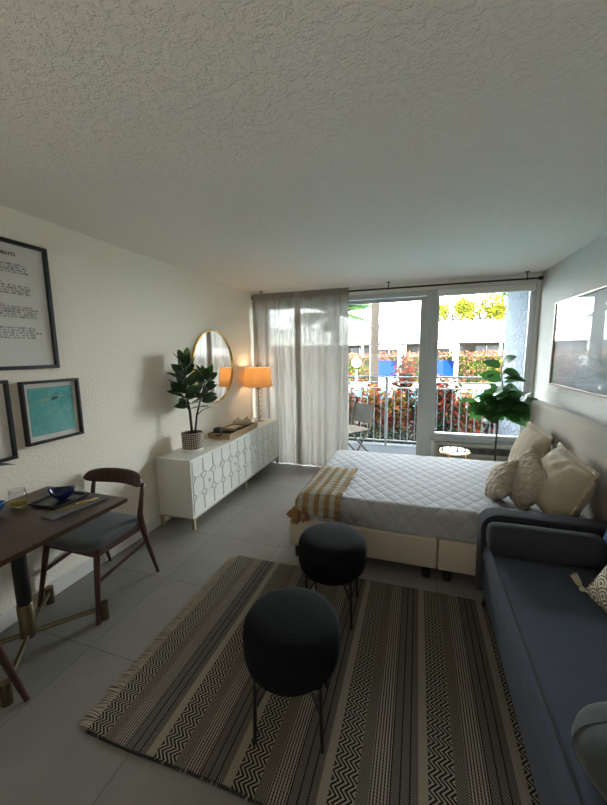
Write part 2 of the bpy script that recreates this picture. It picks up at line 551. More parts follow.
def prism(bm, pts2, d0, d1, fn, mat=0):
    """extrude outline pts2 (a,b) between depths d0,d1; fn(a,b,d)->xyz"""
    A = [bm.verts.new(fn(a, b, d0)) for a, b in pts2]
    B = [bm.verts.new(fn(a, b, d1)) for a, b in pts2]
    n = len(pts2)
    fs = [bm.faces.new(A[::-1]), bm.faces.new(B)]
    for k in range(n):
        fs.append(bm.faces.new((A[k], A[(k + 1) % n], B[(k + 1) % n], B[k])))
    for f in fs: f.material_index = mat

def obj(name, bm, mat, parent=None, smooth=False, loc=(0, 0, 0), rot=None, uv=False):
    bmesh.ops.recalc_face_normals(bm, faces=bm.faces[:])
    me = bpy.data.meshes.new(name)
    bm.to_mesh(me); bm.free()
    for mm in (mat if isinstance(mat, (list, tuple)) else [mat]):
        me.materials.append(mm)
    if smooth:
        for p in me.polygons: p.use_smooth = True
        if smooth == 'auto':
            me.set_sharp_from_angle(angle=R(40))
    o = bpy.data.objects.new(name, me)
    C.objects.link(o)
    o.location = loc
    if rot: o.rotation_euler = rot
    if parent: o.parent = parent
    return o

def NB(): return bmesh.new()

def thing(name, label, cat, loc=(0, 0, 0), rz=0, group=None):
    o = bpy.data.objects.new(name, None); C.objects.link(o)
    o.empty_display_size = .1
    o.location = loc; o.rotation_euler = (0, 0, rz)
    o['label'] = label; o['category'] = cat
    if group: o['group'] = group
    return o

def tag(o, label, cat, group=None, kind=None):
    o['label'] = label; o['category'] = cat
    if group: o['group'] = group
    if kind: o['kind'] = kind
    return o

def struct(name, bm, mat, parent=None, smooth=False):
    o = obj(name, bm, mat, parent, smooth)
    if not parent: o['kind'] = 'structure'
    return o

def dup(root, loc, rz=0, label=None, group=None):
    r = root.copy(); C.objects.link(r); r.location = loc; r.rotation_euler = (0, 0, rz)
    if label: r['label'] = label
    if group: r['group'] = group
    for ch in list(root.children):
        c = ch.copy(); C.objects.link(c); c.parent = r
        for g in ch.children:
            d = g.copy(); C.objects.link(d); d.parent = c
    return r

# ------------------------------------------------------------------ room shell
bm = NB(); b2(bm, XL - .1, XR + .1, YF - .1, YB + .1, -.12, 0); struct('floor', bm, M['floor'])
bm = NB(); b2(bm, XL - .1, XR + .1, YF - .1, YB + .1, H, H + .14); struct('ceiling', bm, M['ceil'])
bm = NB(); b2(bm, XL - .12, XL, YF - .1, YB + .1, 0, H); struct('wall_left', bm, M['wall'])
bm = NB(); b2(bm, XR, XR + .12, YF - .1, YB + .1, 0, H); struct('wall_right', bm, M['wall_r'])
bm = NB(); b2(bm, XL, XR, YF - .12, YF, 0, H); struct('wall_front', bm, M['wall'])
# window wall: header, narrow left return, wall below window with cut-out for the air conditioner, right return
bm = NB()
b2(bm, XL, XR, YB, YB + .1, 2.335, H)
b2(bm, XL, -2.19, YB, YB + .1, 0, 2.335)
b2(bm, 1.255, XR, YB, YB + .1, 0, 2.335)
b2(bm, .20, .235, YB, YB + .1, 0, .45)
b2(bm, .235, 1.255, YB, YB + .1, 0, .06)
b2(bm, 1.215, 1.255, YB, YB + .1, .06, .45)
struct('wall_back', bm, M['trim'])
bm = NB(); b2(bm, XL, XL + .014, YF, 4.45, 0, .10, .004); struct('baseboard_left', bm, M['trim'])
bm = NB(); b2(bm, XR - .014, XR, YF, YB, 0, .10, .004); struct('baseboard_right', bm, M['trim'])

# sliding door (door_1): fixed leaf left, sliding leaf right
dr = bpy.data.objects.new('door_1', None); C.objects.link(dr); dr['kind'] = 'structure'
bm = NB()
b2(bm, -2.19, .20, YB + .0, YB + .1, 2.27, 2.335, .004)
b2(bm, -2.19, -2.14, YB + .0, YB + .1, 0, 2.27, .004)
b2(bm, .085, .20, YB - .012, YB + .1, 0, 2.335, .006)
b2(bm, .145, .155, YB - .022, YB, 0, 2.31, .003)
b2(bm, -2.14, .085, YB + .0, YB + .1, 0, .045, .004)
obj('door_frame', bm, M['alu'], dr)
def leaf(x0, x1, y, parent):
    f = NB()
    b2(f, x0, x0 + .075, y, y + .035, .05, 2.265, .004)
    b2(f, x1 - .075, x1, y, y + .035, .05, 2.265, .004)
    b2(f, x0 + .075, x1 - .075, y, y + .035, .05, .13, .004)
    b2(f, x0 + .075, x1 - .075, y, y + .035, 2.215, 2.265, .004)
    o = obj('door_leaf', f, M['alu'], parent)
    g = NB(); b2(g, x0 + .075, x1 - .075, y + .014, y + .020, .13, 2.215)
    obj('glass_pane', g, M['pane'], o)
    return o
leaf(-2.14, -1.06, YB + .055, dr)
lf = leaf(-1.10, .088, YB + .012, dr)
bm = NB(); b2(bm, .018, .045, YB - .022, YB + .014, .93, 1.17, .006)
obj('door_handle', bm, M['alu_dark'], lf)

# window_1 with roller blind cassette above
wn = bpy.data.objects.new('window_1', None); C.objects.link(wn); wn['kind'] = 'structure'
bm = NB()
b2(bm, .20, 1.255, YB, YB + .09, 2.27, 2.335, .004)
b2(bm, .20, .235, YB, YB + .09, .45, 2.27, .004)
b2(bm, 1.205, 1.255, YB - .01, YB + .09, .45, 2.27, .004)
b2(bm, .235, 1.205, YB, YB + .09, .50, .545, .004)
obj('window_frame', bm, M['alu'], wn)
bm = NB(); b2(bm, 1.192, 1.206, YB + .0, YB + .03, .545, 2.25, .003); obj('blind_guide', bm, M['alu_dark'], wn)
bm = NB(); b2(bm, .235, 1.205, YB + .04, YB + .046, .545, 2.27); obj('glass_pane', bm, M['pane'], wn)
bm = NB(); b2(bm, .18, 1.25, YB - .04, YB + .09, .452, .50, .004); obj('window_sill', bm, M['alu_dark'], wn)
bm = NB(); b2(bm, .205, 1.225, YB - .075, YB - .001, 2.245, 2.33, .012)
tag(obj('roller_blind_cassette', bm, M['trim']), 'white roller blind box mounted across the top of the right window', 'blind')

# packaged air conditioner under the window
ac = thing('wall_air_conditioner', 'beige grey through-wall air conditioner under the right window', 'air conditioner', (.73, YB, 0))
bm = NB()
b2(bm, -.49, .48, -.13, .09, .065, .445, .012)
for v in bm.verts:
    if v.co.z > .4 and v.co.y < -.1: v.co.y += .035
obj('casing', bm, plain('ac_casing', '#a5a297', .5), ac)
bm = NB()
b2(bm, -.44, .43, -.137, -.105, .335, .415, .003)
obj('outlet_grille', bm, plain('ac_dark_slot', '#1c1d1c', .6), ac)
bm = NB()
for i in range(6):
    z = .340 + i * .0135
    b2(bm, -.44, .43, -.143, -.132, z, z + .003)
for i in range(9):
    x = -.44 + i * .87 / 8
    b2(bm, x - .003, x + .003, -.145, -.132, .336, .414)
obj('vane', bm, plain('ac_vane', '#55574f', .5), ac)
bm = NB()
for i in range(10):
    z = .10 + i * .021
    b2(bm, -.46, .45, -.142, -.128, z, z + .009, .003)
obj('intake_louvre', bm, plain('ac_louvre', '#8e8b80', .5), ac)

# ------------------------------------------------------------------ balcony and outdoors (setting)
bm = NB(); b2(bm, -4.2, 1.6, YB + .1, 6.15, -.14, -.02); struct('balcony_floor', bm, M['concrete'])
bm = NB(); b2(bm, -4.2, 1.6, YB + .1, 6.25, 2.52, 2.70); struct('balcony_ceiling', bm, M['soffit'])
bm = NB(); b2(bm, 1.235, 1.60, YB + .1, 5.99, -.02, 2.52)
for f in bm.faces: pass
struct('wall_balcony_right', bm, M['stucco'])
bm = NB(); b2(bm, -4.3, -4.1, YB + .1, 6.15, -.02, 2.52); struct('wall_balcony_left', bm, M['stucco'])
bm = NB()
b2(bm, -9, XL - .12, YB, YB + .1, -.1, 6)
b2(bm, XR + .12, 9, YB, YB + .1, -.1, 6)
b2(bm, XL - .12, XR + .12, YB, YB + .1, 2.58, 6)
struct('wall_facade', bm, M['whitebld'])
bm = NB(); b2(bm, -9, 9, -4, YB, 5.9, 6.05); struct('roof', bm, M['whitebld'])
bm = NB(); b2(bm, -45, 45, 6.15, 70, -.35, -.16); struct('ground', bm, M['soil_out'])
bm = NB()
b2(bm, -40, 40, 9.9, 10.6, -.17, -.12)
b2(bm, -40, 40, 16.2, 21.5, -.17, -.12)
struct('pool_deck', bm, M['deckw'])
bm = NB(); b2(bm, -40, 40, 10.6, 16.2, -.19, -.15)
tag(obj('pool_water', bm, M['water']), 'turquoise swimming pool beyond the balcony planting', 'pool')

# railing
rl = thing('balcony_railing', 'white painted metal railing along the balcony edge', 'railing', (0, 6.0, -.02))
for z, h_ in ((1.175, .028), (1.085, .022), (.99, .022)):
    bm = NB(); b2(bm, -4.08, 1.9, -.02, .02, z, z + h_, .005); obj('rail', bm, M['rail'], rl)
bm = NB(); b2(bm, -4.08, 1.9, -.014, .014, .075, .10, .004); obj('bottom_rail', bm, M['rail'], rl)
for x in (-3.9, -2.2, -.49, 1.2):
    bm = NB(); b2(bm, x - .024, x + .024, -.024, .024, 0, 1.175, .004); b2(bm, x - .05, x + .05, -.05, .05, 0, .012, .003)
    obj('post', bm, M['rail'], rl)
i = 0
x = -2.85
while x < 1.2:
    if abs(((x + .49) / 1.7) - round((x + .49) / 1.7)) > .03:
        bm = NB(); b2(bm, x - .008, x + .008, -.008, .008, .09, 1.0); obj('baluster', bm, M['rail'], rl)
    x += 1.70 / 15

# balcony chair (folding, teak frame with sling back)
bc = thing('folding_patio_chair', 'weathered wooden folding chair with grey sling back on the balcony', 'chair', (-.93, 5.24, -.02), R(143))
def bar(bm, a, b, w_, t_): tube(bm, [a, b], 1, 4, True, 0, (w_, t_))
for s in (-1, 1):
    bm = NB(); tube(bm, [(s * .21, .22, 0), (s * .21, -.16, .46), (s * .21, -.24, .84)], .016, 8); obj('rear_frame', bm, M['teak'], bc, 'auto')
    bm = NB(); tube(bm, [(s * .185, -.22, 0), (s * .185, .20, .42)], .016, 8); obj('leg', bm, M['teak'], bc, 'auto')
bm = NB()
for i in range(7): b2(bm, -.22, .22, -.17 + i * .062, -.12 + i * .062, .425, .44, .004)
obj('seat', bm, M['teak'], bc)
bm = NB(); b2(bm, -.20, .20, -.012, .0, .04, .33, .004)
obj('backrest', bm, plain('sling_mesh', '#55524d', .9, 0, .1), bc, False, (0, -.175, .48), (R(12), 0, 0))

# ---- planting
rnd = random.Random(4)
def leafcloud(bm, c, rad, n, size, nm, rng, shell=.35, ratio=.45, boxy=False):
    for _ in range(n):
        if boxy:
            p = Vector((rng.uniform(-1, 1) * rad[0], rng.uniform(-1, 1) * rad[1], rng.uniform(-1, 1) * rad[2]))
        else:
            d = Vector((rng.gauss(0, 1), rng.gauss(0, 1), rng.gauss(0, 1))).normalized() * (shell + (1 - shell) * rng.random() ** .6)
            k = 1 + .35 * noise.noise(d * 2.3 + Vector(c))
            p = Vector((d.x * rad[0] * k, d.y * rad[1] * k, d.z * rad[2] * k))
        p += Vector(c)
        a = Vector((rng.gauss(0, 1), rng.gauss(0, 1), rng.gauss(0, .7))).normalized()
        b = a.orthogonal().normalized()
        b = Matrix.Rotation(rng.uniform(0, 6.28), 3, a) @ b
        s_ = size * rng.uniform(.6, 1.3)
        nrm = a.cross(b) * s_ * .12
        vs = [bm.verts.new(p), bm.verts.new(p + a * s_ * .5 + b * s_ * ratio * .5 + nrm), bm.verts.new(p + a * s_), bm.verts.new(p + a * s_ * .5 - b * s_ * ratio * .5 + nrm)]
        f = bm.faces.new(vs); f.material_index = nm(p, rng)

def shrub(x, y, h, w_, kind, label, name='croton_shrub', group=None, n=1000, size=.13):
    rng = random.Random(int(x * 91 + y * 37 + 500))
    t = thing(name, label, 'shrub', (x, y, -.16), 0, group)
    bm = NB()
    for s in range(5):
        a = rng.uniform(0, 6.28)
        tube(bm, [(0, 0, 0), (.3 * w_ * math.cos(a), .3 * w_ * math.sin(a), h * .5), (.45 * w_ * math.cos(a), .45 * w_ * math.sin(a), h * .9)], [.014, .01, .005], 5)
    obj('stem', bm, M['stem'], t)
    mats = {'red': ['c_red', 'c_coral', 'c_green', 'c_dark'], 'mix': ['c_coral', 'c_green', 'c_yellow', 'c_red'], 'dark': ['c_dark', 'c_green', 'c_red', 'c_dark'],
            'pink': ['c_pink', 'c_red', 'c_green', 'c_coral']}[kind]
    def nm(p, r_):
        v = r_.random()
        return 0 if v < .42 else 1 if v < .62 else 2 if v < .85 else 3
    bm = NB()
    leafcloud(bm, (0, 0, h * .66), (w_ * .5, w_ * .42, h * .38), n * 6 // 10, size, nm, rng, .2)
    leafcloud(bm, (0, 0, h * .3), (w_ * .5, w_ * .42, h * .3), n * 4 // 10, size, lambda p, r_: 3 if r_.random() < .45 else 2 if r_.random() < .8 else 0, rng, .2)
    obj('foliage', bm, [M[k] for k in mats], t)
    return t
sh = [(-2.9, 7.6, 1.35, .8, 'red', 'red and green shrub farthest left beyond the railing, behind the sheer curtain'),
      (-2.25, 7.2, 1.2, .8, 'mix', 'coral and green shrub seen through the middle of the sheer curtain'),
      (-1.72, 7.5, 1.55, .55, 'red', 'tall dark red shrub just right of the curtain edge, left of the palm trunk'),
      (-1.35, 6.9, 1.0, .5, 'pink', 'pinkish red shrub behind the back of the patio chair'),
      (-.88, 7.3, 1.05, .65, 'mix', 'coral and yellow leaved shrub right of the palm trunk base'),
      (-.42, 7.0, .95, .55, 'mix', 'low orange green shrub beside the middle railing post'),
      (-.28, 7.9, 1.62, .45, 'red', 'tall crimson shrub rising above the top rail left of the door stile'),
      (.12, 7.2, .95, .6, 'dark', 'dark green shrub behind the sliding door stile'),
      (.52, 7.1, 1.25, .5, 'red', 'red leaved shrub at the left edge of the right window'),
      (.98, 7.3, .95, .65, 'mix', 'green and orange shrub behind the fig in the right window'),
      (1.5, 7.3, 1.05, .6, 'dark', 'dark shrub beside the stucco fin wall')]
for a in sh: shrub(*a, group='shrubs beyond the balcony railing')
bm = NB()
rg = random.Random(9)
leafcloud(bm, (-1, 6.62, -.02), (3.4, .25, .13), 2600, .11, lambda p, r_: 0 if r_.random() < .75 else 1, rg, boxy=True)
tag(obj('ground_cover', bm, [M['c_dark'], M['c_green']]), 'dark low ground cover at the foot of the railing', 'ground cover', kind='stuff')

# hedge in front of the far building
hd = thing('flowering_hedge', 'long hedge with red flowers in front of the white building', 'hedge', (-1, 20.4, -.12))
bm = NB(); b2(bm, -13, 11, -.35, .35, 0, 1.45, .08); obj('inner_growth', bm, M['c_green'], hd)
def hn(p, r_):
    v = noise.noise(p * .9)
    top = p.z > 1.25
    q = r_.random() + v * .35 + (.35 if top else 0)
    return 2 if q > .85 else 1 if q > .5 else 0 if q > .22 else 3
bm = NB(); leafcloud(bm, (0, -.3, .82), (12, .3, .85), 15000, .17, hn, random.Random(3), boxy=True)
obj('foliage', bm, [M['t_olive'], M['c_pink'], M['c_coral'], M['c_yellow']], hd)

# far building
bd = thing('pool_building', 'long low white building with a deep flat fascia across the pool', 'building', (0, 22.5, -.16))
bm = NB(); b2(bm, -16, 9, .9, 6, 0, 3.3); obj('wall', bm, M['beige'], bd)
bm = NB(); b2(bm, -16.6, 9.6, -.9, 6.4, 2.22, 3.42, .02); obj('fascia', bm, M['whitebld'], bd)
for i in range(9):
    x = -13.5 + i * 2.55
    bm = NB(); b2(bm, x - .06, x + .06, -.7, -.58, 0, 2.22); obj('post', bm, M['whitebld'], bd)
for i in range(12):
    x = -13.2 + i * 1.9
    bm = NB(); b2(bm, x - .62, x + .62, .84, .9, .9, 2.05); wd = obj('window', bm, M['darkwin'], bd)
    bm = NB(); b2(bm, x - .66, x + .66, .82, .85, 1.45, 1.5); b2(bm, x - .02, x + .02, .82, .85, .9, 2.05); obj('glazing_bar', bm, M['whitebld'], wd)

# pool cabanas: white frame with blue canvas
def cabana(x, wd_, label):
    t = thing('pool_cabana', label, 'cabana', (x, 18.6, -.12), 0, 'poolside cabanas')
    for sx in (-1, 1):
        for sy in (0, 1):
            bm = NB(); b2(bm, sx * wd_ / 2 - .08, sx * wd_ / 2 + .08, sy * 1.0 - .06, sy * 1.0 + .06, 0, 1.9); obj('post', bm, M['whitebld'], t)
    bm = NB()
    for yy in (0, 1): b2(bm, -wd_ / 2 - .08, wd_ / 2 + .08, yy - .05, yy + .05, 1.86, 2.04)
    for k in range(6):
        x_ = -wd_ / 2 + k * wd_ / 5; b2(bm, x_ - .025, x_ + .025, -.05, 1.05, 1.95, 2.04)
    obj('roof_slats', bm, M['whitebld'], t)
    bm = NB(); b2(bm, -wd_ / 2 + .1, wd_ / 2 - .02, .3, .34, .35, 1.25); obj('canvas', bm, M['blue'], t)
    bm = NB(); prism(bm, [(wd_ / 2 - .42, 1.25), (wd_ / 2 - .02, .72), (wd_ / 2 - .02, 1.25)], .27, .30, lambda a, b, d: (a, d, b)); obj('canvas_corner', bm, M['navy'], t)
    bm = NB(); b2(bm, -wd_ / 2 + .02, wd_ / 2 - .02, -.03, .9, .05, .30, .02); obj('daybed', bm, M['whitebld'], t)
cabana(-1.62, 1.42, 'white framed cabana with blue canvas behind the palm trunk')
cabana(1.18, 1.25, 'white framed cabana with blue canvas seen at the left of the right window')

# round sign
sg = thing('round_sign', 'round white sign on a short white post beyond the railing', 'sign', (-2.05, 12.2, -.12))
bm = NB(); b2(bm, -.035, .035, -.02, .02, 0, 1.1); obj('post', bm, M['whitebld'], sg)
bm = NB()
tube(bm, [(0, -.035, 1.36), (0, -.005, 1.36)], .17, 28)
obj('disc', bm, M['whitebld'], sg)
bm = NB()
tube(bm, [(-.02 + .055 * math.cos(a), -.045, 1.36 + .055 * math.sin(a)) for a in [R(50 + i * 26) for i in range(11)]], .008, 5)
b2(bm, .035, .05, -.05, -.036, 1.32, 1.41)
obj('mark', bm, M['alu_dark'], sg)

# palms
def palm_trunk(bm, h, r0, r1, lean=(0, 0)):
    n = 26
    pts, rr = [], []
    for i in range(n + 1):
        t_ = i / n
        pts.append((lean[0] * t_, lean[1] * t_, h * t_)); rr.append((r0 + (r1 - r0) * t_) * (1.04 if i % 2 else .97))
    tube(bm, pts, rr, 14)
def palm_crown(bm, c, n, L, rng, droop=.9):
    for k in range(n):
        a = 2 * PI * k / n + rng.uniform(-.2, .2); el = rng.uniform(.1, .9)
        p = Vector(c); d = Vector((math.cos(a) * math.cos(el), math.sin(a) * math.cos(el), math.sin(el)))
        prev = p.copy(); N = 14
        for s in range(N):
            d = (d + Vector((0, 0, -droop / N))).normalized()
            q = prev + d * L / N
            side = d.cross(Vector((0, 0, 1)))
            if side.length < .1: side = Vector((1, 0, 0))
            side.normalize()
            wL = L * .24 * math.sin(PI * (s + 1.2) / (N + 1.5))
            for sg_ in (-1, 1):
                for ss in (0, .5):
                    b0 = prev.lerp(q, ss); b1 = prev.lerp(q, ss + .55)
                    tip = b0 + side * sg_ * wL + d * wL * .5 + Vector((0, 0, -wL * .35)); mid_ = (b1 + tip) / 2 + d * .02
                    bm.faces.new((bm.verts.new(b0), bm.verts.new(b1), bm.verts.new(mid_), bm.verts.new(tip)))
            prev = q
def palm(x, y, h, label, r=.1, n=13, L=1.7):
    t = thing('palm_tree', label, 'palm', (x, y, -.16))
    bm = NB(); palm_trunk(bm, h, r * 1.1, r * .9); obj('trunk', bm, M['bark'], t, True)
    bm = NB(); palm_crown(bm, (0, 0, h), n, L, random.Random(int(x * 10))); obj('fronds', bm, M['frond'], t)
palm(-1.05, 9.0, 5.6, 'palm with a straight grey trunk rising behind the sliding door glass', .105)
palm(-2.45, 10.5, 2.85, 'palm with drooping green fronds at the curtain edge', .1, 24, 1.45)
palm(6.1, 31.0, 5.9, 'small palm among the yellow green trees above the far roof', .12, 13, 1.3)
def tree(x, y, z, r_, label, k):
    t = thing('leafy_tree', label, 'tree', (x, y, -.16), 0, 'trees above the far roof')
    bm = NB(); tube(bm, [(0, 0, 0), (.1, 0, z * .6), (0, 0, z)], [.18, .13, .05], 8)
    for q in range(5):
        a = q * 1.3; tube(bm, [(0.05, 0, z * .6), (.7 * r_ * math.cos(a), .5 * math.sin(a), z + .2 * r_ * math.sin(q))], [.07, .02], 6)
    obj('trunk', bm, M['bark'], t)
    bm = NB()
    rg = random.Random(k)
    for q in range(7):
        leafcloud(bm, (rg.uniform(-.7, .7) * r_, rg.uniform(-.4, .4) * r_, z + rg.uniform(-.5, .5) * r_), (r_ * .5, r_ * .5, r_ * .42), 260, .24, lambda p, r2: 0 if r2.random() < .5 else 1, rg, .3)
    obj('foliage', bm, [M['t_yellow'], M['t_olive']], t)
tree(2.3, 28, 4.7, 1.35, 'yellow green tree above the far roof, left one in the right window', 1)
tree(4.15, 28.5, 4.9, 1.6, 'yellow green tree above the far roof, tallest one in the right window', 2)
tree(5.8, 28, 4.7, 1.4, 'yellow green tree above the far roof, beside the stucco fin', 3)

# ================================================================== indoor things
# ---- pictures on the left wall
def wall_frame(name, label, y0, y1, z0, z1, fw=.022, depth=.03, mat='blackwood', mount=None):
    t = thing(name, label, 'picture', (XL, (y0 + y1) / 2, z0), 0)
    w_, h_ = y1 - y0, z1 - z0
    bm = NB()
    b2(bm, 0.001, depth, -w_ / 2, w_ / 2, 0, fw, .002)
    b2(bm, 0.001, depth, -w_ / 2, w_ / 2, h_ - fw, h_, .002)
    b2(bm, 0.001, depth, -w_ / 2, -w_ / 2 + fw, fw, h_ - fw, .002)
    b2(bm, 0.001, depth, w_ / 2 - fw, w_ / 2, fw, h_ - fw, .002)
    obj('frame', bm, M[mat], t)
    bm = NB(); b2(bm, .002, .008, -w_ / 2 + fw, w_ / 2 - fw, fw, h_ - fw)
    pr = obj('print', bm, M['paper'], t)
    bm = NB(); b2(bm, .018, .020, -w_ / 2 + fw, w_ / 2 - fw, fw, h_ - fw)
    obj('glass', bm, M['glass'], t)
    return t, pr, w_, h_
t, pr, w_, h_ = wall_frame('framed_poster', 'large black framed white poster with typewritten paragraphs on the left wall', 1.08, 1.672, 1.512, 2.258)
rg = random.Random(2)
bm = NB()
zz = h_ - .125
paras = [5, 5, 6, 5]
for k, nl in enumerate(paras):
    for li in range(nl):
        y = -.22
        end = (.03 if li == 0 else .175 + rg.uniform(-.02, .02)) if not (k == 3 and li == 0) else .19
        while y < end:
            wl = rg.uniform(.012, .034)
            c = y
            while c < y + wl:
                cw = rg.choice((.0042, .0055, .003))
                if rg.random() < .85:
                    hh = rg.uniform(.007, .0115)
                    b2(bm, .0081, .0088, c, c + cw * .7, zz, zz + hh)
                c += .0062
            y += wl + .009
        zz -= .0145
    zz -= .049
obj('body_text', bm, M['ink'], pr)
def text(body, size, mat, parent, loc, rot, name, align='CENTER', ext=.0006, bold=False):
    cu = bpy.data.curves.new(name, 'FONT'); cu.body = body; cu.size = size; cu.extrude = ext; cu.align_x = align
    if bold: cu.offset = size * .02
    o = bpy.data.objects.new(name, cu); C.objects.link(o)
    dg = bpy.context.evaluated_depsgraph_get(); me = bpy.data.meshes.new_from_object(o.evaluated_get(dg))
    bpy.data.objects.remove(o)
    me.materials.clear(); me.materials.append(mat)
    o = bpy.data.objects.new(name, me); C.objects.link(o); o.location = loc; o.rotation_euler = rot; o.parent = parent
    return o
text('COMMANDMENTS', .028, M['ink_dark'], pr, (.0088, .0, h_ - .088), (R(90), 0, R(90)), 'title', bold=True)
bm = NB(); b2(bm, .0081, .0088, -.03, .025, h_ - .106, h_ - .101); obj('subtitle', bm, M['ink'], pr)

t, pr, w_, h_ = wall_frame('framed_swimmer_print', 'small black framed turquoise water print with a floating swimmer', 1.418, 1.792, 1.042, 1.438, .016, .034)
bm = NB(); b2(bm, .008, .0095, -w_ / 2 + .045, w_ / 2 - .042, .048, h_ - .045)
art = obj('artwork', bm, M['poolprint'], pr)
def blob(bm, pts, x): bm.faces.new([bm.verts.new((x, a, b)) for a, b in pts])
bm = NB()
zc = h_ * .695
blob(bm, [(-.085, zc - .018), (-.06, zc - .004), (-.03, zc + .006), (0, zc + .004), (-.01, zc - .006), (-.045, zc - .012)], .0099)
blob(bm, [(.02, zc + .008), (.045, zc + .018), (.07, zc + .016), (.075, zc + .010), (.05, zc + .006)], .0099)
blob(bm, [(.075, zc + .012), (.10, zc + .005), (.105, zc + .001), (.078, zc + .006)], .0099)
o_ = obj('swimmer_limbs', bm, plain('pale_skin_print', '#c9b58f', .5), art)
bm = NB(); blob(bm, [(-.005, zc - .008), (.01, zc + .008), (.035, zc + .012), (.05, zc + .004), (.03, zc - .006), (.01, zc - .012)], .0101)
obj('swimmer_suit', bm, plain('dark_suit_print', '#123a44', .5), art)

t, pr, w_, h_ = wall_frame('framed_blank_print', 'black framed pale print cut off by the left edge, beside the swimmer print', .965, 1.357, .990, 1.456, .018, .030)

# ---- round mirror
t = thing('round_mirror', 'round gold rimmed mirror on the left wall above the white sideboard', 'mirror', (XL, 3.53, 1.445))
bm = NB()
seg = 72
r0 = .415
for k in range(seg): pass
ring = []
prof = [(r0 - .006, .004), (r0 - .006, .024), (r0 + .008, .024), (r0 + .008, .001)]
rows = [[bm.verts.new((d, r_ * math.cos(2 * PI * k / seg), r_ * math.sin(2 * PI * k / seg))) for k in range(seg)] for r_, d in prof]
for i in range(4):
    a, b = rows[i], rows[(i + 1) % 4]
    for k in range(seg): bm.faces.new((a[k], a[(k + 1) % seg], b[(k + 1) % seg], b[k]))
obj('rim', bm, M['gold'], t)
bm = NB(); prism(bm, [((r0 - .005) * math.cos(2 * PI * k / seg), (r0 - .005) * math.sin(2 * PI * k / seg)) for k in range(seg)], .002, .012, lambda a, b, d: (d, a, b))
obj('mirror_glass', bm, M['mirror'], t)

# ---- sideboard
SX0, SX1, SY0, SY1, SZ0, SZ1 = XL + .02, -1.88, 2.475, 4.50, .115, .658
sb = thing('sideboard', 'long white sideboard with lattice fronts and brass legs along the left wall', 'sideboard', ((SX0 + SX1) / 2, SY0, 0))
ox = (SX0 + SX1) / 2
hw = (SX1 - SX0) / 2
L_ = SY1 - SY0
bm = NB()
b2(bm, -hw, hw, 0, L_, SZ1 - .02, SZ1, .003)
b2(bm, -hw, hw - .002, 0, .02, SZ0, SZ1 - .02, .002)
b2(bm, -hw, hw - .002, L_ - .02, L_, SZ0, SZ1 - .02, .002)
b2(bm, -hw, hw - .002, .02, L_ - .02, SZ0, SZ0 + .02)
b2(bm, -hw, -hw + .015, .02, L_ - .02, SZ0 + .02, SZ1 - .02)
obj('body', bm, M['white_lac'], sb)
bm = NB()
for x in (-hw + .005, hw - .025): b2(bm, x, x + .02, .01, L_ - .01, SZ0 - .02, SZ0 - .001, .002)
for y in (.01, L_ / 2, L_ - .03): b2(bm, -hw + .025, hw - .025, y, y + .02, SZ0 - .02, SZ0 - .001, .002)
M['champagne'] = plain('champagne_metal', '#b3a686', .4, .9)
obj('base_frame', bm, M['champagne'], sb)
for y in (.012, L_ / 2, L_ - .032):
    for x in (-hw + .006, hw - .026):
        bm = NB(); b2(bm, x - .004, x + .024, y - .004, y + .024, 0, SZ0 - .02, .002); obj('leg', bm, M['champagne'], sb)
dw = (L_ - .04) / 4
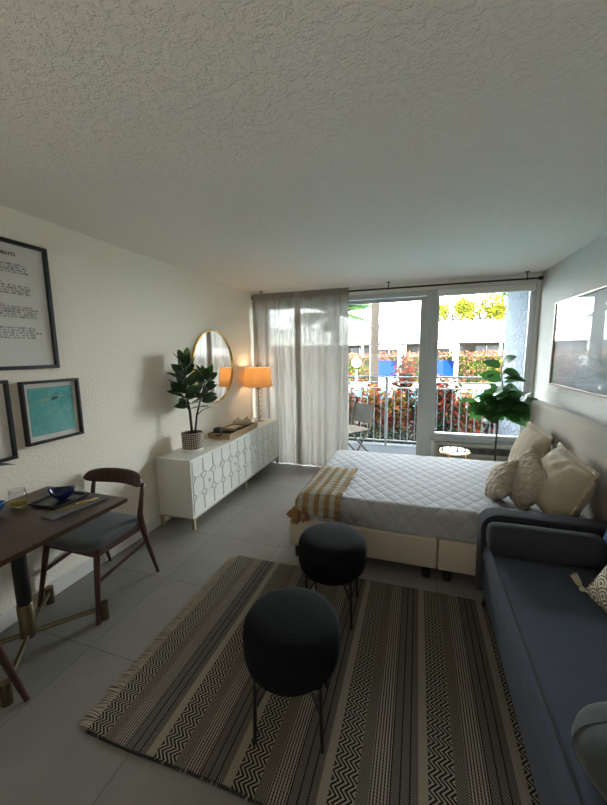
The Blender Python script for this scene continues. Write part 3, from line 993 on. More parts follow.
for k in range(4):
    y0 = .02 + k * dw + .0015; y1 = .02 + (k + 1) * dw - .0015
    bm = NB(); b2(bm, hw - .022, hw - .010, y0, y1, SZ0 + .022, SZ1 - .022)
    zt, zb = SZ1 - .022, SZ0 + .022
    hh = zt - zb
    cw = (y1 - y0) / 3
    g = .006; ch = cw * .27
    z1_, z2_ = zb + hh * .335, zb + hh * .665
    fn = lambda a, b, d: (d, a, b)
    def raised(pts, bm=bm):
        # raised panel with a small chamfer
        n = len(pts); cx_ = sum(p[0] for p in pts) / n; cy_ = sum(p[1] for p in pts) / n
        A = [bm.verts.new((hw - .0101, a, b)) for a, b in pts]
        B = [bm.verts.new((hw - .003, a, b)) for a, b in pts]
        q = .0035
        D = [bm.verts.new((hw + .0005, a + (cx_ - a) * q / max(1e-3, math.hypot(a - cx_, b - cy_)) , b + (cy_ - b) * q / max(1e-3, math.hypot(a - cx_, b - cy_)))) for a, b in pts]
        bm.faces.new(A[::-1]); bm.faces.new(D)
        for k2 in range(n):
            bm.faces.new((A[k2], A[(k2 + 1) % n], B[(k2 + 1) % n], B[k2])); bm.faces.new((B[k2], B[(k2 + 1) % n], D[(k2 + 1) % n], D[k2]))
    for c in range(3):
        a0 = y0 + c * cw + g; a1 = a0 + cw - 2 * g
        dd = .052      # half height of the small diamonds
        ns = .022      # half gap where shields meet the octagon (covered by lattice)
        raised([(a0, zt), (a1, zt), (a1, z2_ + dd), (a1 - ch, z2_ + .012), (a0 + ch, z2_ + .012), (a0, z2_ + dd)])
        raised([(a0 + ch, z2_ - .004 + .010), (a1 - ch, z2_ + .006), (a1, z2_ - dd + .012), (a1, z1_ + dd - .012), (a1 - ch, z1_ - .006), (a0 + ch, z1_ - .006), (a0, z1_ + dd - .012), (a0, z2_ - dd + .012)])
        raised([(a0 + ch, z1_ - .012), (a1 - ch, z1_ - .012), (a1, z1_ - dd), (a1, zb), (a0, zb), (a0, z1_ - dd)])
    for c in range(4):
        yc = y0 + c * cw
        for zc in (z1_, z2_):
            l_ = max(yc - ch + g * 1.6, y0); r_ = min(yc + ch - g * 1.6, y1)
            pts = [(l_, zc), (yc, zc - dd + .018), (r_, zc), (yc, zc + dd - .018)]
            if c == 0: pts = [(yc, zc - dd + .018), (r_, zc), (yc, zc + dd - .018)]
            if c == 3: pts = [(l_, zc), (yc, zc - dd + .018), (yc, zc + dd - .018)]
            raised(pts)
    d_ = obj('door', bm, M['white_lac'], sb)
    bm = NB()
    yc = (y0 + y1) / 2; zc = (z1_ + z2_) / 2
    tube(bm, [(hw + .012, yc + .016 * math.cos(a), zc + .016 * math.sin(a)) for a in [2 * PI * i / 20 for i in range(21)]], .0028, 6, False)
    tube(bm, [(hw - .004, yc, zc + .016), (hw + .016, yc, zc + .016)], .005, 8)
    obj('ring_pull', bm, M['alu'], d_)
# things on the sideboard
TOP = SZ1

def leafmesh(bm, base, tipdir, up, L, W, mat=0, curl=.25, shape='oval', seg=6):
    tipdir = tipdir.normalized(); side = tipdir.cross(up)
    if side.length < .05: side = tipdir.orthogonal()
    side.normalize(); nrm = side.cross(tipdir).normalized()
    rows = []
    for i in range(seg + 1):
        u = i / seg
        if shape == 'oval': wv = math.sin(PI * min(1, (u * .94 + .03))) ** .75
        else: wv = (math.sin(PI * (u ** .75) * .95 + .1)) * (.75 + .35 * u)
        wv = max(wv, .05) * W / 2
        if i == seg: wv = .002
        c = base + tipdir * (u * L) - nrm * (curl * L * u * u)
        rows.append([bm.verts.new(c + side * wv + nrm * wv * .28), bm.verts.new(c), bm.verts.new(c - side * wv + nrm * wv * .28)])
    for a, b in zip(rows, rows[1:]):
        for k in range(2):
            f = bm.faces.new((a[k], a[k + 1], b[k + 1], b[k])); f.material_index = mat; f.smooth = True

t = thing('potted_rubber_plant', 'dark leaved potted rubber plant in patterned woven pot on the sideboard', 'plant', (-2.075, 2.79, TOP + .001))
bm = NB(); lathe(bm, [(.092, 0), (.096, .012), (.098, .03), (.1, .16), (.102, .178), (.095, .18), (.093, .165)], 40, capt=False)
obj('pot', bm, M['basket'], t, 'auto')
bm = NB(); lathe(bm, [(.094, .0), (.1, .004), (.1, .022), (.0985, .024)], 40, capt=False, capb=False); obj('pot_rim', bm, M['paper'], t, True)
bm = NB(); lathe(bm, [(.093, .155), (.06, .168), (.01, .172)], 24); obj('soil', bm, M['soil'], t, True)
stems = [[(0, 0, .16), (-.005, -.005, .38), (-.02, -.03, .58), (-.03, -.03, .74), (-.02, -.02, .85)],
         [(.02, .02, .16), (.03, .05, .34), (.04, .12, .50), (.05, .17, .62), (.05, .19, .70)]]
bm = NB()
tube(bm, stems[0], [.013, .012, .010, .007, .003], 8); tube(bm, stems[1], [.010, .009, .007, .005, .003], 8)
tube(bm, [(.03, .05, .34), (.05, .12, .38), (.06, .16, .385)], [.005, .004, .002], 6)
tube(bm, [(0, 0, .36), (-.03, -.06, .5), (-.05, -.09, .6)], [.006, .005, .003], 6)
obj('stem', bm, M['stem'], t, True)
bm = NB()
rg = random.Random(11)
def along(p, u):
    p = [Vector(q) for q in p]; n = len(p) - 1; k = min(int(u * n), n - 1); return p[k].lerp(p[k + 1], u * n - k)
for st, n, u0, L0 in ((stems[0], 40, .28, .185), (stems[1], 24, .45, .175), ([(0, 0, .36), (-.03, -.06, .5), (-.05, -.09, .6)], 9, .3, .17)):
    for i in range(n):
        u = u0 + (1 - u0) * i / (n - 1)
        a = i * 2.4 + rg.uniform(-.3, .3)
        el = .25 + .95 * ((i / (n - 1)) ** 1.5) + rg.uniform(-.2, .2)
        d = Vector((math.cos(a) * math.cos(el), math.sin(a) * math.cos(el), math.sin(el)))
        L1 = L0 * rg.uniform(.8, 1.1) * (1 - .25 * i / n)
        b = along(st, u)
        if b.x + d.x * L1 < -.13: d.x = (-.13 - b.x) / L1
        leafmesh(bm, b + d * .02, d, Vector((rg.uniform(-1, 1), rg.uniform(-1, 1), .35)), L1, L1 * .46, 1 if (i >= n - 3 and n > 10) else 0, .12)
for v in bm.verts:                 # leaves next to the wall bend away from it
    if v.co.x < -.11: v.co.x = -.11 + (v.co.x + .11) * .4
leafmesh(bm, Vector((.06, .16, .385)), Vector((.2, .8, .15)), Vector((0, 0, 1)), .10, .035)
obj('foliage', bm, [M['rubber'], M['rubber_new']], t)

# wooden tray
TX0, TX1, TY0, TY1 = -2.20, -1.925, 3.24, 3.93
t = thing('wooden_tray', 'light wooden rectangular tray with slot handles on the sideboard', 'tray', ((TX0 + TX1) / 2, (TY0 + TY1) / 2, TOP + .001))
tw, tl = (TX1 - TX0) / 2, (TY1 - TY0) / 2
bm = NB(); b2(bm, -tw, tw, -tl, tl, 0, .01, .002)
for s in (-1, 1): b2(bm, s * tw, s * (tw - .012), -tl, tl, .01, .06, .002)
obj('base', bm, M['oak'], t)
for s in (-1, 1):
    bm = NB()
    ya, yb = s * tl, s * (tl - .012)
    b2(bm, -tw + .012, -.05, ya, yb, .01, .06, .001); b2(bm, .05, tw - .012, ya, yb, .01, .06, .001)
    b2(bm, -.05, .05, ya, yb, .01, .024); b2(bm, -.05, .05, ya, yb, .046, .06, .001)
    obj('handle_end', bm, M['oak'], t)
bm = NB(); box(bm, (0, 0, .05), (.09, .09, .098), None, .022, 4)
o = obj('black_candle', bm, plain('charcoal_wax', '#1d1e20', .6), None, True, (-2.12, 3.325, TOP + .012)); tag(o, 'squarish charcoal candle at the near end of the wooden tray', 'candle')
t = thing('shallow_box', 'shallow open wooden box with cream inside lying in the tray', 'box', (-2.085, 3.60, TOP + .012))
bm = NB()
b2(bm, -.085, .085, -.13, .13, 0, .035, .003)
obj('body', bm, plain('black_box', '#18181a', .5), t)
bm = NB()
for s in (-1, 1):
    b2(bm, s * .085, s * .072, -.13, .13, .035, .062, .002); b2(bm, -.072, .072, s * .13, s * .117, .035, .062, .002)
obj('rim', bm, M['oak'], t)
bm = NB(); b2(bm, -.072, .072, -.117, .117, .036, .048); obj('inside', bm, plain('cream_lining', '#cbbfae', .8), t)
# black bead garland lying in the tray, in front of and beyond the box
t = thing('bead_garland', 'black wooden bead garland lying along the front of the tray', 'garland', (-1.965, 3.60, TOP + .012))
bm = NB()
rg = random.Random(5)
for i in range(44):
    u = i / 43
    y = -.26 + .52 * u; x = .006 * math.sin(u * 25); z = .016
    bmesh.ops.create_uvsphere(bm, u_segments=10, v_segments=7, radius=.0155, matrix=Matrix.Translation((x + (.014 if i % 2 else -.008), y, z + (.024 if i % 3 == 0 else 0))))
obj('bead', bm, M['blackwood'], t, True)
t['kind'] = 'stuff' if False else ''
del t['kind']
# white ribbed pumpkins at the far end of the tray
def pumpkin(x, y, z, r, label):
    t = thing('decorative_pumpkin', label, 'pumpkin', (x, y, z), 0, 'pumpkins at the far end of the tray')
    bm = NB()
    nu, nv = 40, 14
    rows = []
    for j in range(nv + 1):
        ph = PI * j / nv
        row = []
        for k in range(nu):
            th = 2 * PI * k / nu
            rr = r * (1 - .09 * abs(math.sin(th * 5)) ** .5 * -1 - .09)
            rr = r * (.9 + .1 * abs(math.cos(th * 5)))
            row.append(bm.verts.new((rr * math.sin(ph) ** .8 * math.cos(th), rr * math.sin(ph) ** .8 * math.sin(th), r * .82 * (1 - math.cos(ph) * 1) - (.02 * r if j in (0, nv) else 0) * (-1 if j == 0 else 1))))
        rows.append(row)
    for a, b in zip(rows, rows[1:]):
        for k in range(nu): bm.faces.new((a[k], a[(k + 1) % nu], b[(k + 1) % nu], b[k]))
    bmesh.ops.remove_doubles(bm, verts=bm.verts[:], dist=1e-5)
    obj('body', bm, plain('chalky_cream', '#c9b9a6', .8), t, True)
    bm = NB(); tube(bm, [(0, 0, r * 1.55), (.004, 0, r * 1.85), (.012, 0, r * 1.98)], [r * .14, r * .1, r * .09], 7); obj('stalk', bm, M['oak'], t, True)
pumpkin(-2.13, 3.80, TOP + .013, .068, 'cream ribbed pumpkin nearest the wall at the far end of the tray')
pumpkin(-2.035, 3.862, TOP + .013, .062, 'cream ribbed pumpkin in the middle of the three on the tray')
pumpkin(-1.99, 3.765, TOP + .062, .050, 'cream ribbed pumpkin perched on the black block on the tray')
bm = NB(); box(bm, (0, 0, .025), (.075, .075, .048), None, .006)
tag(obj('black_block', bm, M['blackwood'], None, False, (-1.985, 3.765, TOP + .012)), 'small black block under the front pumpkin on the tray', 'block')

# table lamp
t = thing('table_lamp', 'lit crystal table lamp with a tapered linen shade on the sideboard', 'lamp', (-2.065, 4.28, TOP + .001))
bm = NB(); b2(bm, -.05, .05, -.05, .05, 0, .018, .004); obj('base', bm, M['crystal'], t)
bm = NB(); tube(bm, [(0, 0, .018), (0, 0, .60)], .0055, 10); tube(bm, [(0, 0, .46), (0, 0, .53)], .014, 14); obj('pole', bm, plain('lamp_pole', '#6d675c', .4, .8), t, 'auto')
z = .022
rs = [.040, .040, .038, .037, .035, .033, .031]
bm = NB()
for i, r_ in enumerate(rs):
    for k in range(1):
        bmesh.ops.create_icosphere(bm, subdivisions=2, radius=r_, matrix=Matrix.Translation((0, 0, z + r_ * .86)) @ Matrix.Scale(.86, 4, (0, 0, 1)))
    z += r_ * 1.66
obj('crystal_column', bm, M['crystal'], t)
bm = NB()
r1, r2, z1, z2 = .198, .166, .488, .742
lathe(bm, [(r1, z1), (r2, z2), (r2 - .003, z2), (r1 - .003, z1), (r1, z1)], 56, capt=False, capb=False)
bmesh.ops.remove_doubles(bm, verts=bm.verts[:], dist=1e-6)
obj('lamp_shade', bm, M['shade'], t, 'auto')
bm = NB()
for k in range(3):
    a = k * 2 * PI / 3; tube(bm, [(0, 0, .70), (r2 * math.cos(a) * .97, r2 * math.sin(a) * .97, .735)], .002, 5)
tube(bm, [(0, 0, .53), (0, 0, .77)], .003, 6); tube(bm, [(0, 0, .765), (0, 0, .79)], .008, 8)
obj('harp', bm, M['brass'], t)
bm = NB(); bmesh.ops.create_uvsphere(bm, u_segments=16, v_segments=10, radius=.028, matrix=Matrix.Translation((0, 0, .60))); obj('bulb', bm, M['bulb'], t, True)
pl = bpy.data.lights.new('lamp_light', 'POINT'); pl.energy = 2.3; pl.color = (1, .70, .42); pl.shadow_soft_size = .04
lo = bpy.data.objects.new('lamp_light', pl); C.objects.link(lo); lo.location = (-2.065, 4.28, TOP + .665)

# ---- curtain and rod
def curtain(x0, x1, y, ztop, zbot, seed):
    bm = NB()
    n, nz = 360, 26
    rows = []
    for j in range(nz + 1):
        v = j / nz; z = ztop + (zbot - ztop) * v
        row = []
        for i in range(n + 1):
            u = i / n
            ph = u * 46 + 2.2 * math.sin(u * 9 + seed) + 1.4 * math.sin(u * 23)
            amp = .030 * (.35 + .65 * min(1, v * 3)) * (.7 + .6 * noise.noise(Vector((u * 6, seed, 0))))
            am2 = .03 * v * noise.noise(Vector((u * 5, v * 1.5, seed + 3)))
            x = x0 + (x1 - x0) * u + .012 * math.cos(ph * 1.0) * v + .03 * v * noise.noise(Vector((u * 4, 5, v)))
            row.append(bm.verts.new((x, y + amp * math.sin(ph) + am2, z + (.012 * noise.noise(Vector((u * 12, 2, 1))) if j == nz else 0))))
        rows.append(row)
    for a, b in zip(rows, rows[1:]):
        for k in range(n): bm.faces.new((a[k], a[k + 1], b[k + 1], b[k]))
    return bm
RY = YB - .14
cu = thing('sheer_curtain', 'floor length sheer oatmeal curtain covering the left half of the glass door', 'curtain', (0, RY, 0))
obj('panel', curtain(-2.235, -1.52, 0, 2.40, .012, 1.0), M['curtain'], cu, True)
obj('panel', curtain(-1.60, -.865, .004, 2.40, .012, 4.0), M['curtain'], cu, True)
bm = NB()
for k, (a, b, off) in enumerate(((-2.235, -1.52, 0), (-1.60, -.865, .0))):
    for q in range(60):
        x = a + (b - a) * q / 60
        b2(bm, x, x + (b - a) / 60 * .8, -.021 + off, .021 + off, 2.325, 2.405, .004)
obj('rod_pocket', bm, M['curtain'], cu)
cr = thing('curtain_rod', 'thin black curtain rod hung from the ceiling across the window wall', 'curtain rod', (0, RY, 2.362))
bm = NB(); tube(bm, [(-2.235, 0, 0), (1.24, 0, 0)], .0105, 12); obj('rod', bm, M['black'], cr, 'auto')
for x in (-2.24, 1.225):
    bm = NB(); tube(bm, [(x, 0, 0), (x + .04, 0, 0)], .021, 14); obj('finial', bm, M['black'], cr, 'auto')
for x in (-2.09, -.37, 1.115):
    bm = NB(); tube(bm, [(x, 0, .0), (x, 0, .077)], .006, 8); tube(bm, [(x, 0, .070), (x, 0, .078)], .022, 16); tube(bm, [(x - .009, 0, 0), (x + .009, 0, 0)], .015, 12)
    obj('ceiling_bracket', bm, M['black'], cr, 'auto')

# ---- dining table
TXc, TYc = -2.0, 1.145
dt = thing('pedestal_dining_table', 'square walnut pedestal dining table with brass cross base against the left wall', 'table', (TXc, TYc, 0))
bm = NB()
A, B = -.262, .39
pts = [(A, -.375), (B, -.375), (B, .372), (A, .372)]
bm_top = bm
V0 = [bm.verts.new((a, b, .752)) for a, b in pts]; V1 = [bm.verts.new((a, b, .728)) for a, b in pts]
V2 = [bm.verts.new((a * .96 if a < 0 else a - .015, b * .96, .7205)) for a, b in pts]
bm.faces.new(V0); bm.faces.new(V2[::-1])
for P_, Q_ in ((V0, V1), (V1, V2)):
    for k in range(4): bm.faces.new((P_[k], Q_[k], Q_[(k + 1) % 4], P_[(k + 1) % 4]))
obj('tabletop', bm, M['walnut_top'], dt)
bm = NB(); lathe(bm, [(.034, .24), (.034, .5), (.036, .70), (.12, .712), (.12, .722)], 28); obj('column', bm, M['black'], dt, 'auto')
bm = NB(); lathe(bm, [(.038, .06), (.038, .25), (.034, .255)], 28); obj('column_sleeve', bm, M['brass'], dt, 'auto')
for (fx, fy) in ((.235, .275), (-.225, .275), (.245, -.262), (-.225, -.27)):
    bm = NB(); tube(bm, [(0, 0, .075), (fx, fy, .075)], .0125, 10); o = obj('base_arm', bm, M['brass'], dt, 'auto')
    bm = NB(); tube(bm, [(fx, fy, 0), (fx, fy, .108)], .024, 16); obj('foot', bm, M['brass'], o, 'auto')

# ---- dining chairs (facing +x local is forward = +Y local)
def chair(name, label, loc, rz, splay=.03):
    t = thing(name, label, 'chair', loc, rz)
    W2 = .217
    # seat pad with rounded corners
    bm = NB(); n = 40
    rows = []
    for (k, z) in ((.94, .425), (1.0, .435), (1.01, .452), (.98, .468), (.80, .478), (.4, .478), (0.02, .476)):
        row = []
        for i in range(n):
            a = 2 * PI * i / n; c_, s_ = math.cos(a), math.sin(a)
            e = .42
            x = W2 * 1.04 * (abs(c_) ** e) * (1 if c_ > 0 else -1) * k
            y = .225 * (abs(s_) ** e) * (1 if s_ > 0 else -1) * k
            x *= 1 + .06 * (y / .225)
            dip = -.012 * (1 - (x / W2) ** 2) * (1 if z > .46 else 0)
            row.append(bm.verts.new((x, y + .01, z + dip)))
        rows.append(row)
    for a, b in zip(rows, rows[1:]):
        for i in range(n): bm.faces.new((a[i], a[(i + 1) % n], b[(i + 1) % n], b[i]))
    bm.faces.new(rows[0][::-1]); bm.faces.new(rows[-1])
    obj('seat', bm, M['greyfab'], t, True)
    bm = NB()
    b2(bm, -W2 + .01, W2 - .01, .17, .195, .385, .425, .004)
    b2(bm, -W2 + .02, W2 - .02, -.205, -.18, .39, .425, .004)
    for s in (-1, 1): b2(bm, s * (W2 - .02), s * (W2 + .002), -.19, .19, .385, .425, .004)
    obj('seat_rail', bm, M['walnut'], t)
    for s in (-1, 1):
        bm = NB(); tube(bm, [(s * (W2 + splay), .235 + splay * .5, 0), (s * (W2 - .005), .190, .36), (s * (W2 - .008), .18, .43)], [.012, .019, .018], 10, flat=(1, 1)); obj('leg', bm, M['walnut'], t, 'auto')
        bm = NB(); tube(bm, [(s * (W2 + .012), -.275, 0), (s * W2, -.22, .22), (s * (W2 - .004), -.175, .42), (s * (W2 - .002), -.165, .50), (s * (W2 + .003), -.18, .60), (s * (W2 + .004), -.205, .71)],
                         [.011, .016, .022, .019, .015, .013], 10); obj('leg', bm, M['walnut'], t, True)
        bm = NB(); tube(bm, [(s * (W2 + .0), .20, .235), (s * (W2 + .0), -.205, .285)], 1, 8, True, 0, (.008, .014)); obj('stretcher', bm, M['walnut'], t, 'auto')
    bm = NB()
    n = 28; rows = []
    for i in range(n + 1):
        u = i / n * 2 - 1
        x = u * .252
        y = -.232 + .085 * (abs(u) ** 2.2)
        h2 = .052 * (1 - .55 * abs(u) ** 5) if abs(u) < .999 else .012
        th = .0125 * (1 - .3 * abs(u) ** 4)
        z = .73
        tilt = .012
        row = [(x, y - th, z - h2), (x, y + th, z - h2 + .003), (x, y + th * 1.1 - tilt, z + h2 - .006), (x, y - tilt, z + h2), (x, y - th * 1.1 - tilt, z + h2 - .006)]
        rows.append([bm.verts.new(p) for p in row])
    for a, b in zip(rows, rows[1:]):
        for k in range(5): bm.faces.new((a[k], a[(k + 1) % 5], b[(k + 1) % 5], b[k]))
    bm.faces.new(rows[0][::-1]); bm.faces.new(rows[-1])
    obj('backrest', bm, M['walnut'], t, 'auto')
    return t
chair('dining_chair', 'walnut dining chair with grey seat and curved back at the window side of the table', (-2.008, 1.62, 0), R(180))
chair('dining_chair', 'walnut dining chair cut off by the left edge, near side of the table', (-1.97, .68, 0), R(-4), .05)

# ---- on the dining table
TT = .7525
bm = NB(); 
vs = b2(bm, -.095, .095, -.095, .095, 0, .006, .003)
b2(bm, -.105, .105, -.105, -.093, .004, .016, .003); b2(bm, -.105, .105, .093, .105, .004, .016, .003); b2(bm, -.105, -.093, -.093, .093, .004, .016, .003); b2(bm, .093, .105, -.093, .093, .004, .016, .003)
tag(obj('square_plate', bm, plain('black_slate_glaze', '#15171c', .35), None, False, (-1.965, 1.375, TT), (0, 0, R(4))), 'black square plate under the dark blue bowl', 'plate')
def bowl(loc, mat, label, r=.062, k=1.0, h=.062):
    bm = NB()
    n = 40
    prof = [(.022, 0), (.026, .004), (r * .62, h * .2), (r * .86, h * .5), (r * .97, h * .82), (r, h), (r * .965, h), (r * .93, h * .82), (r * .82, h * .52), (r * .56, h * .24), (.008, .010)]
    rows = []
    for i, (q, z) in enumerate(prof):
        row = []
        for j in range(n):
            a = 2 * PI * j / n
            lob = 1 + .13 * math.cos(a * 2) * (z / h)
            dz = .010 * math.cos(a * 2) * (z / h) ** 2
            row.append(bm.verts.new((q * lob * math.cos(a), q * math.sin(a) * (2 - lob), z + dz)))
        rows.append(row)
    for a, b in zip(rows, rows[1:]):
        for j in range(n): bm.faces.new((a[j], a[(j + 1) % n], b[(j + 1) % n], b[j]))
    bm.faces.new(rows[0][::-1]); bm.faces.new(rows[-1])
    return tag(obj('bowl', bm, mat, None, True, loc, (0, 0, R(35))), label, 'bowl')
bowl((-1.955, 1.385, TT + .0065), plain('cobalt_glaze', '#101a4a', .18), 'glossy dark cobalt bowl with wavy rim on the black plate')
bowl((-2.14, 1.118, TT + .0005), plain('blue_glaze', '#1f4a85', .25), 'blue bowl at the left edge of the photo on the table', .07)
bm = NB(); b2(bm, -.055, .055, -.155, .155, 0, .004, .002); b2(bm, -.053, .055, -.150, .150, .0042, .007, .002)
tag(obj('napkin', bm, fabric('grey_napkin', '#4b4d50'), None, False, (-1.785, 1.335, TT), (0, 0, R(-8))), 'folded grey napkin under the gold cutlery', 'napkin')
def cutlery(kind, x, y, rz, z, label):
    bm = NB()
    tube(bm, [(0, -.10, .004), (0, -.02, .006), (0, .03, .005)], 1, 8, True, 0, (.0035, .002))
    if kind == 'knife':
        prism(bm, [(-.006, .03), (.005, .03), (.007, .08), (.004, .105), (-.002, .112), (-.006, .10)], .003, .0045, lambda a, b, d: (a, b, d))
    elif kind == 'spoon':
        bm2 = [(.011 * math.sin(2 * PI * k / 18), .062 + .028 * math.cos(2 * PI * k / 18)) for k in range(18)]
        prism(bm, [(a * 1.6, b) for a, b in bm2], .002, .0045, lambda a, b, d: (a, b, d + 12 * (a * a)))
    else:
        prism(bm, [(-.003, .03), (.003, .03), (.011, .05), (.011, .062), (-.011, .062), (-.011, .05)], .003, .0045, lambda a, b, d: (a, b, d))
        for k in (-1.5, -.5, .5, 1.5):
            b2(bm, k * .0065 - .0015, k * .0065 + .0015, .06, .10, .003, .0045)
    tag(obj(kind, bm, M['gold'], None, 'auto', (x, y, z), (0, 0, rz)), label, kind)
cutlery('fork', -1.812, 1.30, R(-14), TT + .0076, 'gold fork on the grey napkin, nearest the black plate')
cutlery('knife', -1.785, 1.335, R(-10), TT + .0076, 'gold knife on the grey napkin between fork and spoon')
cutlery('spoon', -1.762, 1.36, R(-6), TT + .0076, 'gold spoon on the grey napkin, nearest the table edge')
t = thing('stemless_glass', 'stemless wine glass with a little amber drink on the table', 'glass', (-2.115, 1.25, TT))
bm = NB(); lathe(bm, [(.026, 0), (.040, .012), (.046, .03), (.044, .06), (.037, .10), (.0355, .10), (.0425, .06), (.0445, .03), (.038, .0135), (.01, .006)], 36)
obj('glass', bm, M['glass'], t, True)
bm = NB(); lathe(bm, [(.012, .0065), (.0375, .014), (.0435, .028), (.0432, .030)], 36)
lq = NT('amber_drink'); g_ = lq.n('ShaderNodeBsdfTransparent'); g_.inputs[0].default_value = (.75, .66, .28, 1)
g2 = lq.n('ShaderNodeBsdfPrincipled'); g2.inputs['Base Color'].default_value = (.55, .45, .12, 1); g2.inputs['Roughness'].default_value = .1
mx = lq.n('ShaderNodeMixShader'); mx.inputs[0].default_value = .35; lq.l(g_.outputs[0], mx.inputs[1]); lq.l(g2.outputs[0], mx.inputs[2]); lq.l(mx.outputs[0], lq.out.inputs[0])
obj('drink', bm, lq.m, t, True)
t = thing('table_plant', 'potted plant on the table showing one dark leaf at the left edge', 'plant', (-2.03, 1.00, TT))
bm = NB(); lathe(bm, [(.045, 0), (.055, .01), (.06, .09), (.054, .09), (.05, .02)], 28, capt=False); obj('pot', bm, M['paper'], t, 'auto')
bm = NB(); lathe(bm, [(.053, .075), (.01, .08)], 20); obj('soil', bm, M['soil'], t)
bm = NB(); tube(bm, [(0, 0, .07), (0, .01, .20), (.0, .02, .30)], [.006, .005, .004], 7); obj('stem', bm, M['stem'], t)
bm = NB()
for a, e, L1 in ((1.50, .02, .185), (2.6, .5, .15), (3.7, .3, .15), (4.8, .6, .14), (5.8, .9, .12), (.6, .9, .11)):
    leafmesh(bm, Vector((0, .02, .29)), Vector((math.cos(a) * math.cos(e), math.sin(a) * math.cos(e), math.sin(e))), Vector((0, 0, 1)), L1, .085, 0, .15)
obj('foliage', bm, [M['rubber']], t)

# ---- rug
RX0, RX1, RY0, RY1 = -1.291, 1.10, .905, 2.245
t = thing('woven_rug', 'striped black and cream woven rug with zigzag bands and fringed ends', 'rug', (0, 0, 0))
bm = NB()
nx, ny = 60, 34
def rz_(x, y): return .007 + .0025 * noise.noise(Vector((x * 3, y * 3, 0)))
def redge(x, y):
    return (x + .012 * noise.noise(Vector((y * 2.5, 7, 0))) * (1 if abs(x - RX0) < .3 or abs(x - RX1) < .3 else 0), y + .012 * noise.noise(Vector((x * 2.2, 3, 0))))
T_, B_ = [], []
for j in range(ny + 1):
    T_.append([]); B_.append([])
    for i in range(nx + 1):
        x = RX0 + (RX1 - RX0) * i / nx; y = RY0 + (RY1 - RY0) * j / ny
        x2, y2 = redge(x, y)
        T_[-1].append(bm.verts.new((x2, y2, rz_(x, y)))); B_[-1].append(bm.verts.new((x2, y2, .001)))
for j in range(ny):
    for i in range(nx):
        bm.faces.new((T_[j][i], T_[j][i + 1], T_[j + 1][i + 1], T_[j + 1][i])); bm.faces.new((B_[j][i], B_[j + 1][i], B_[j + 1][i + 1], B_[j][i + 1]))
for i in range(nx):
    bm.faces.new((T_[0][i], B_[0][i], B_[0][i + 1], T_[0][i + 1])); bm.faces.new((T_[ny][i], T_[ny][i + 1], B_[ny][i + 1], B_[ny][i]))
for j in range(ny):
    bm.faces.new((T_[j][0], T_[j + 1][0], B_[j + 1][0], B_[j][0])); bm.faces.new((T_[j][nx], B_[j][nx], B_[j + 1][nx], T_[j + 1][nx]))
obj('weave', bm, M['rug'], t, 'auto')
rg = random.Random(8)
for side, X in ((-1, RX0), (1, RX1)):
    bm = NB()
    n = 132
    for k in range(n):
        y = RY0 + .01 + (RY1 - RY0 - .02) * k / n
        g = (k // 4)
        L1 = .055 + .02 * rg.random()
        bend = (.012 * math.sin(g * 2.1) - .008) + rg.uniform(-.006, .006)
        tube(bm, [(X, y, .005), (X + side * L1 * .5, y + bend * .5, .008), (X + side * L1, y + bend, .0035)], [.0026, .003, .0016], 4)
    obj('fringe', bm, M['fringe'], t)['kind'] = 'stuff'
bm = NB()
for k in range(230):
    x = RX0 + (RX1 - RX0) * (k + .5) / 230
    if rg.random() < .12: continue
    x2, y2 = redge(x, RY0)
    box(bm, (x2, y2 - .003, .006), (.007, .012, .008), None, .002)
obj('selvedge', bm, M['blackwood'], t)['kind'] = 'stuff'

# ---- stools
def stool(x, y, rz, label):
    t = thing('round_stool', label, 'stool', (x, y, 0.009), rz)
    bm = NB()
    r_ = .207
    prof = []
    z0, z1 = .266, .490
    prof = [(.10, z0), (r_ - .055, z0 + .002), (r_ - .03, z0 + .012), (r_ - .012, z0 + .035), (r_ - .003, z0 + .07), (r_, z0 + .11), (r_ - .001, z1 - .065), (r_ - .007, z1 - .038), (r_ - .022, z1 - .018), (r_ - .05, z1 - .007), (.10, z1), (.02, z1 + .001)]
    lathe(bm, prof, 64)
    obj('seat', bm, M['stool'], t, True)
    bm = NB()
    q = .136
    lg = [(-1, -1), (1, -1), (1, 1), (-1, 1)]
    for sx, sy in lg:
        bm = NB(); tube(bm, [(sx * (q + .002), sy * (q + .002), 0), (sx * (q - .006), sy * (q - .006), .285)], .0082, 8)
        o = obj('leg', bm, M['black'], t, 'auto')
    for (ax, ay), (bx_, by_) in (((-1, -1), (1, 1)), ((1, -1), (-1, 1))):
        for (cx_, cy_) in ((ax, ay), (bx_, by_)):
            bm = NB(); tube(bm, [(cx_ * q, cy_ * q, .150), (cx_ * .062, cy_ * .062, .264)], .0062, 6)
            obj('cross_brace', bm, M['black'], t, 'auto')
    bm = NB()
    for k in range(4):
        a, b = lg[k], lg[(k + 1) % 4]
        tube(bm, [(a[0] * (q - .004), a[1] * (q - .004), .268), (b[0] * (q - .004), b[1] * (q - .004), .268)], .0062, 6)
    obj('top_frame', bm, M['black'], t, 'auto')
    return t
stool(-.476, 1.235, R(11), 'black upholstered round stool nearest the camera on the rug')
stool(-.460, 1.905, R(3), 'black upholstered round stool at the foot of the bed, farther from the camera')

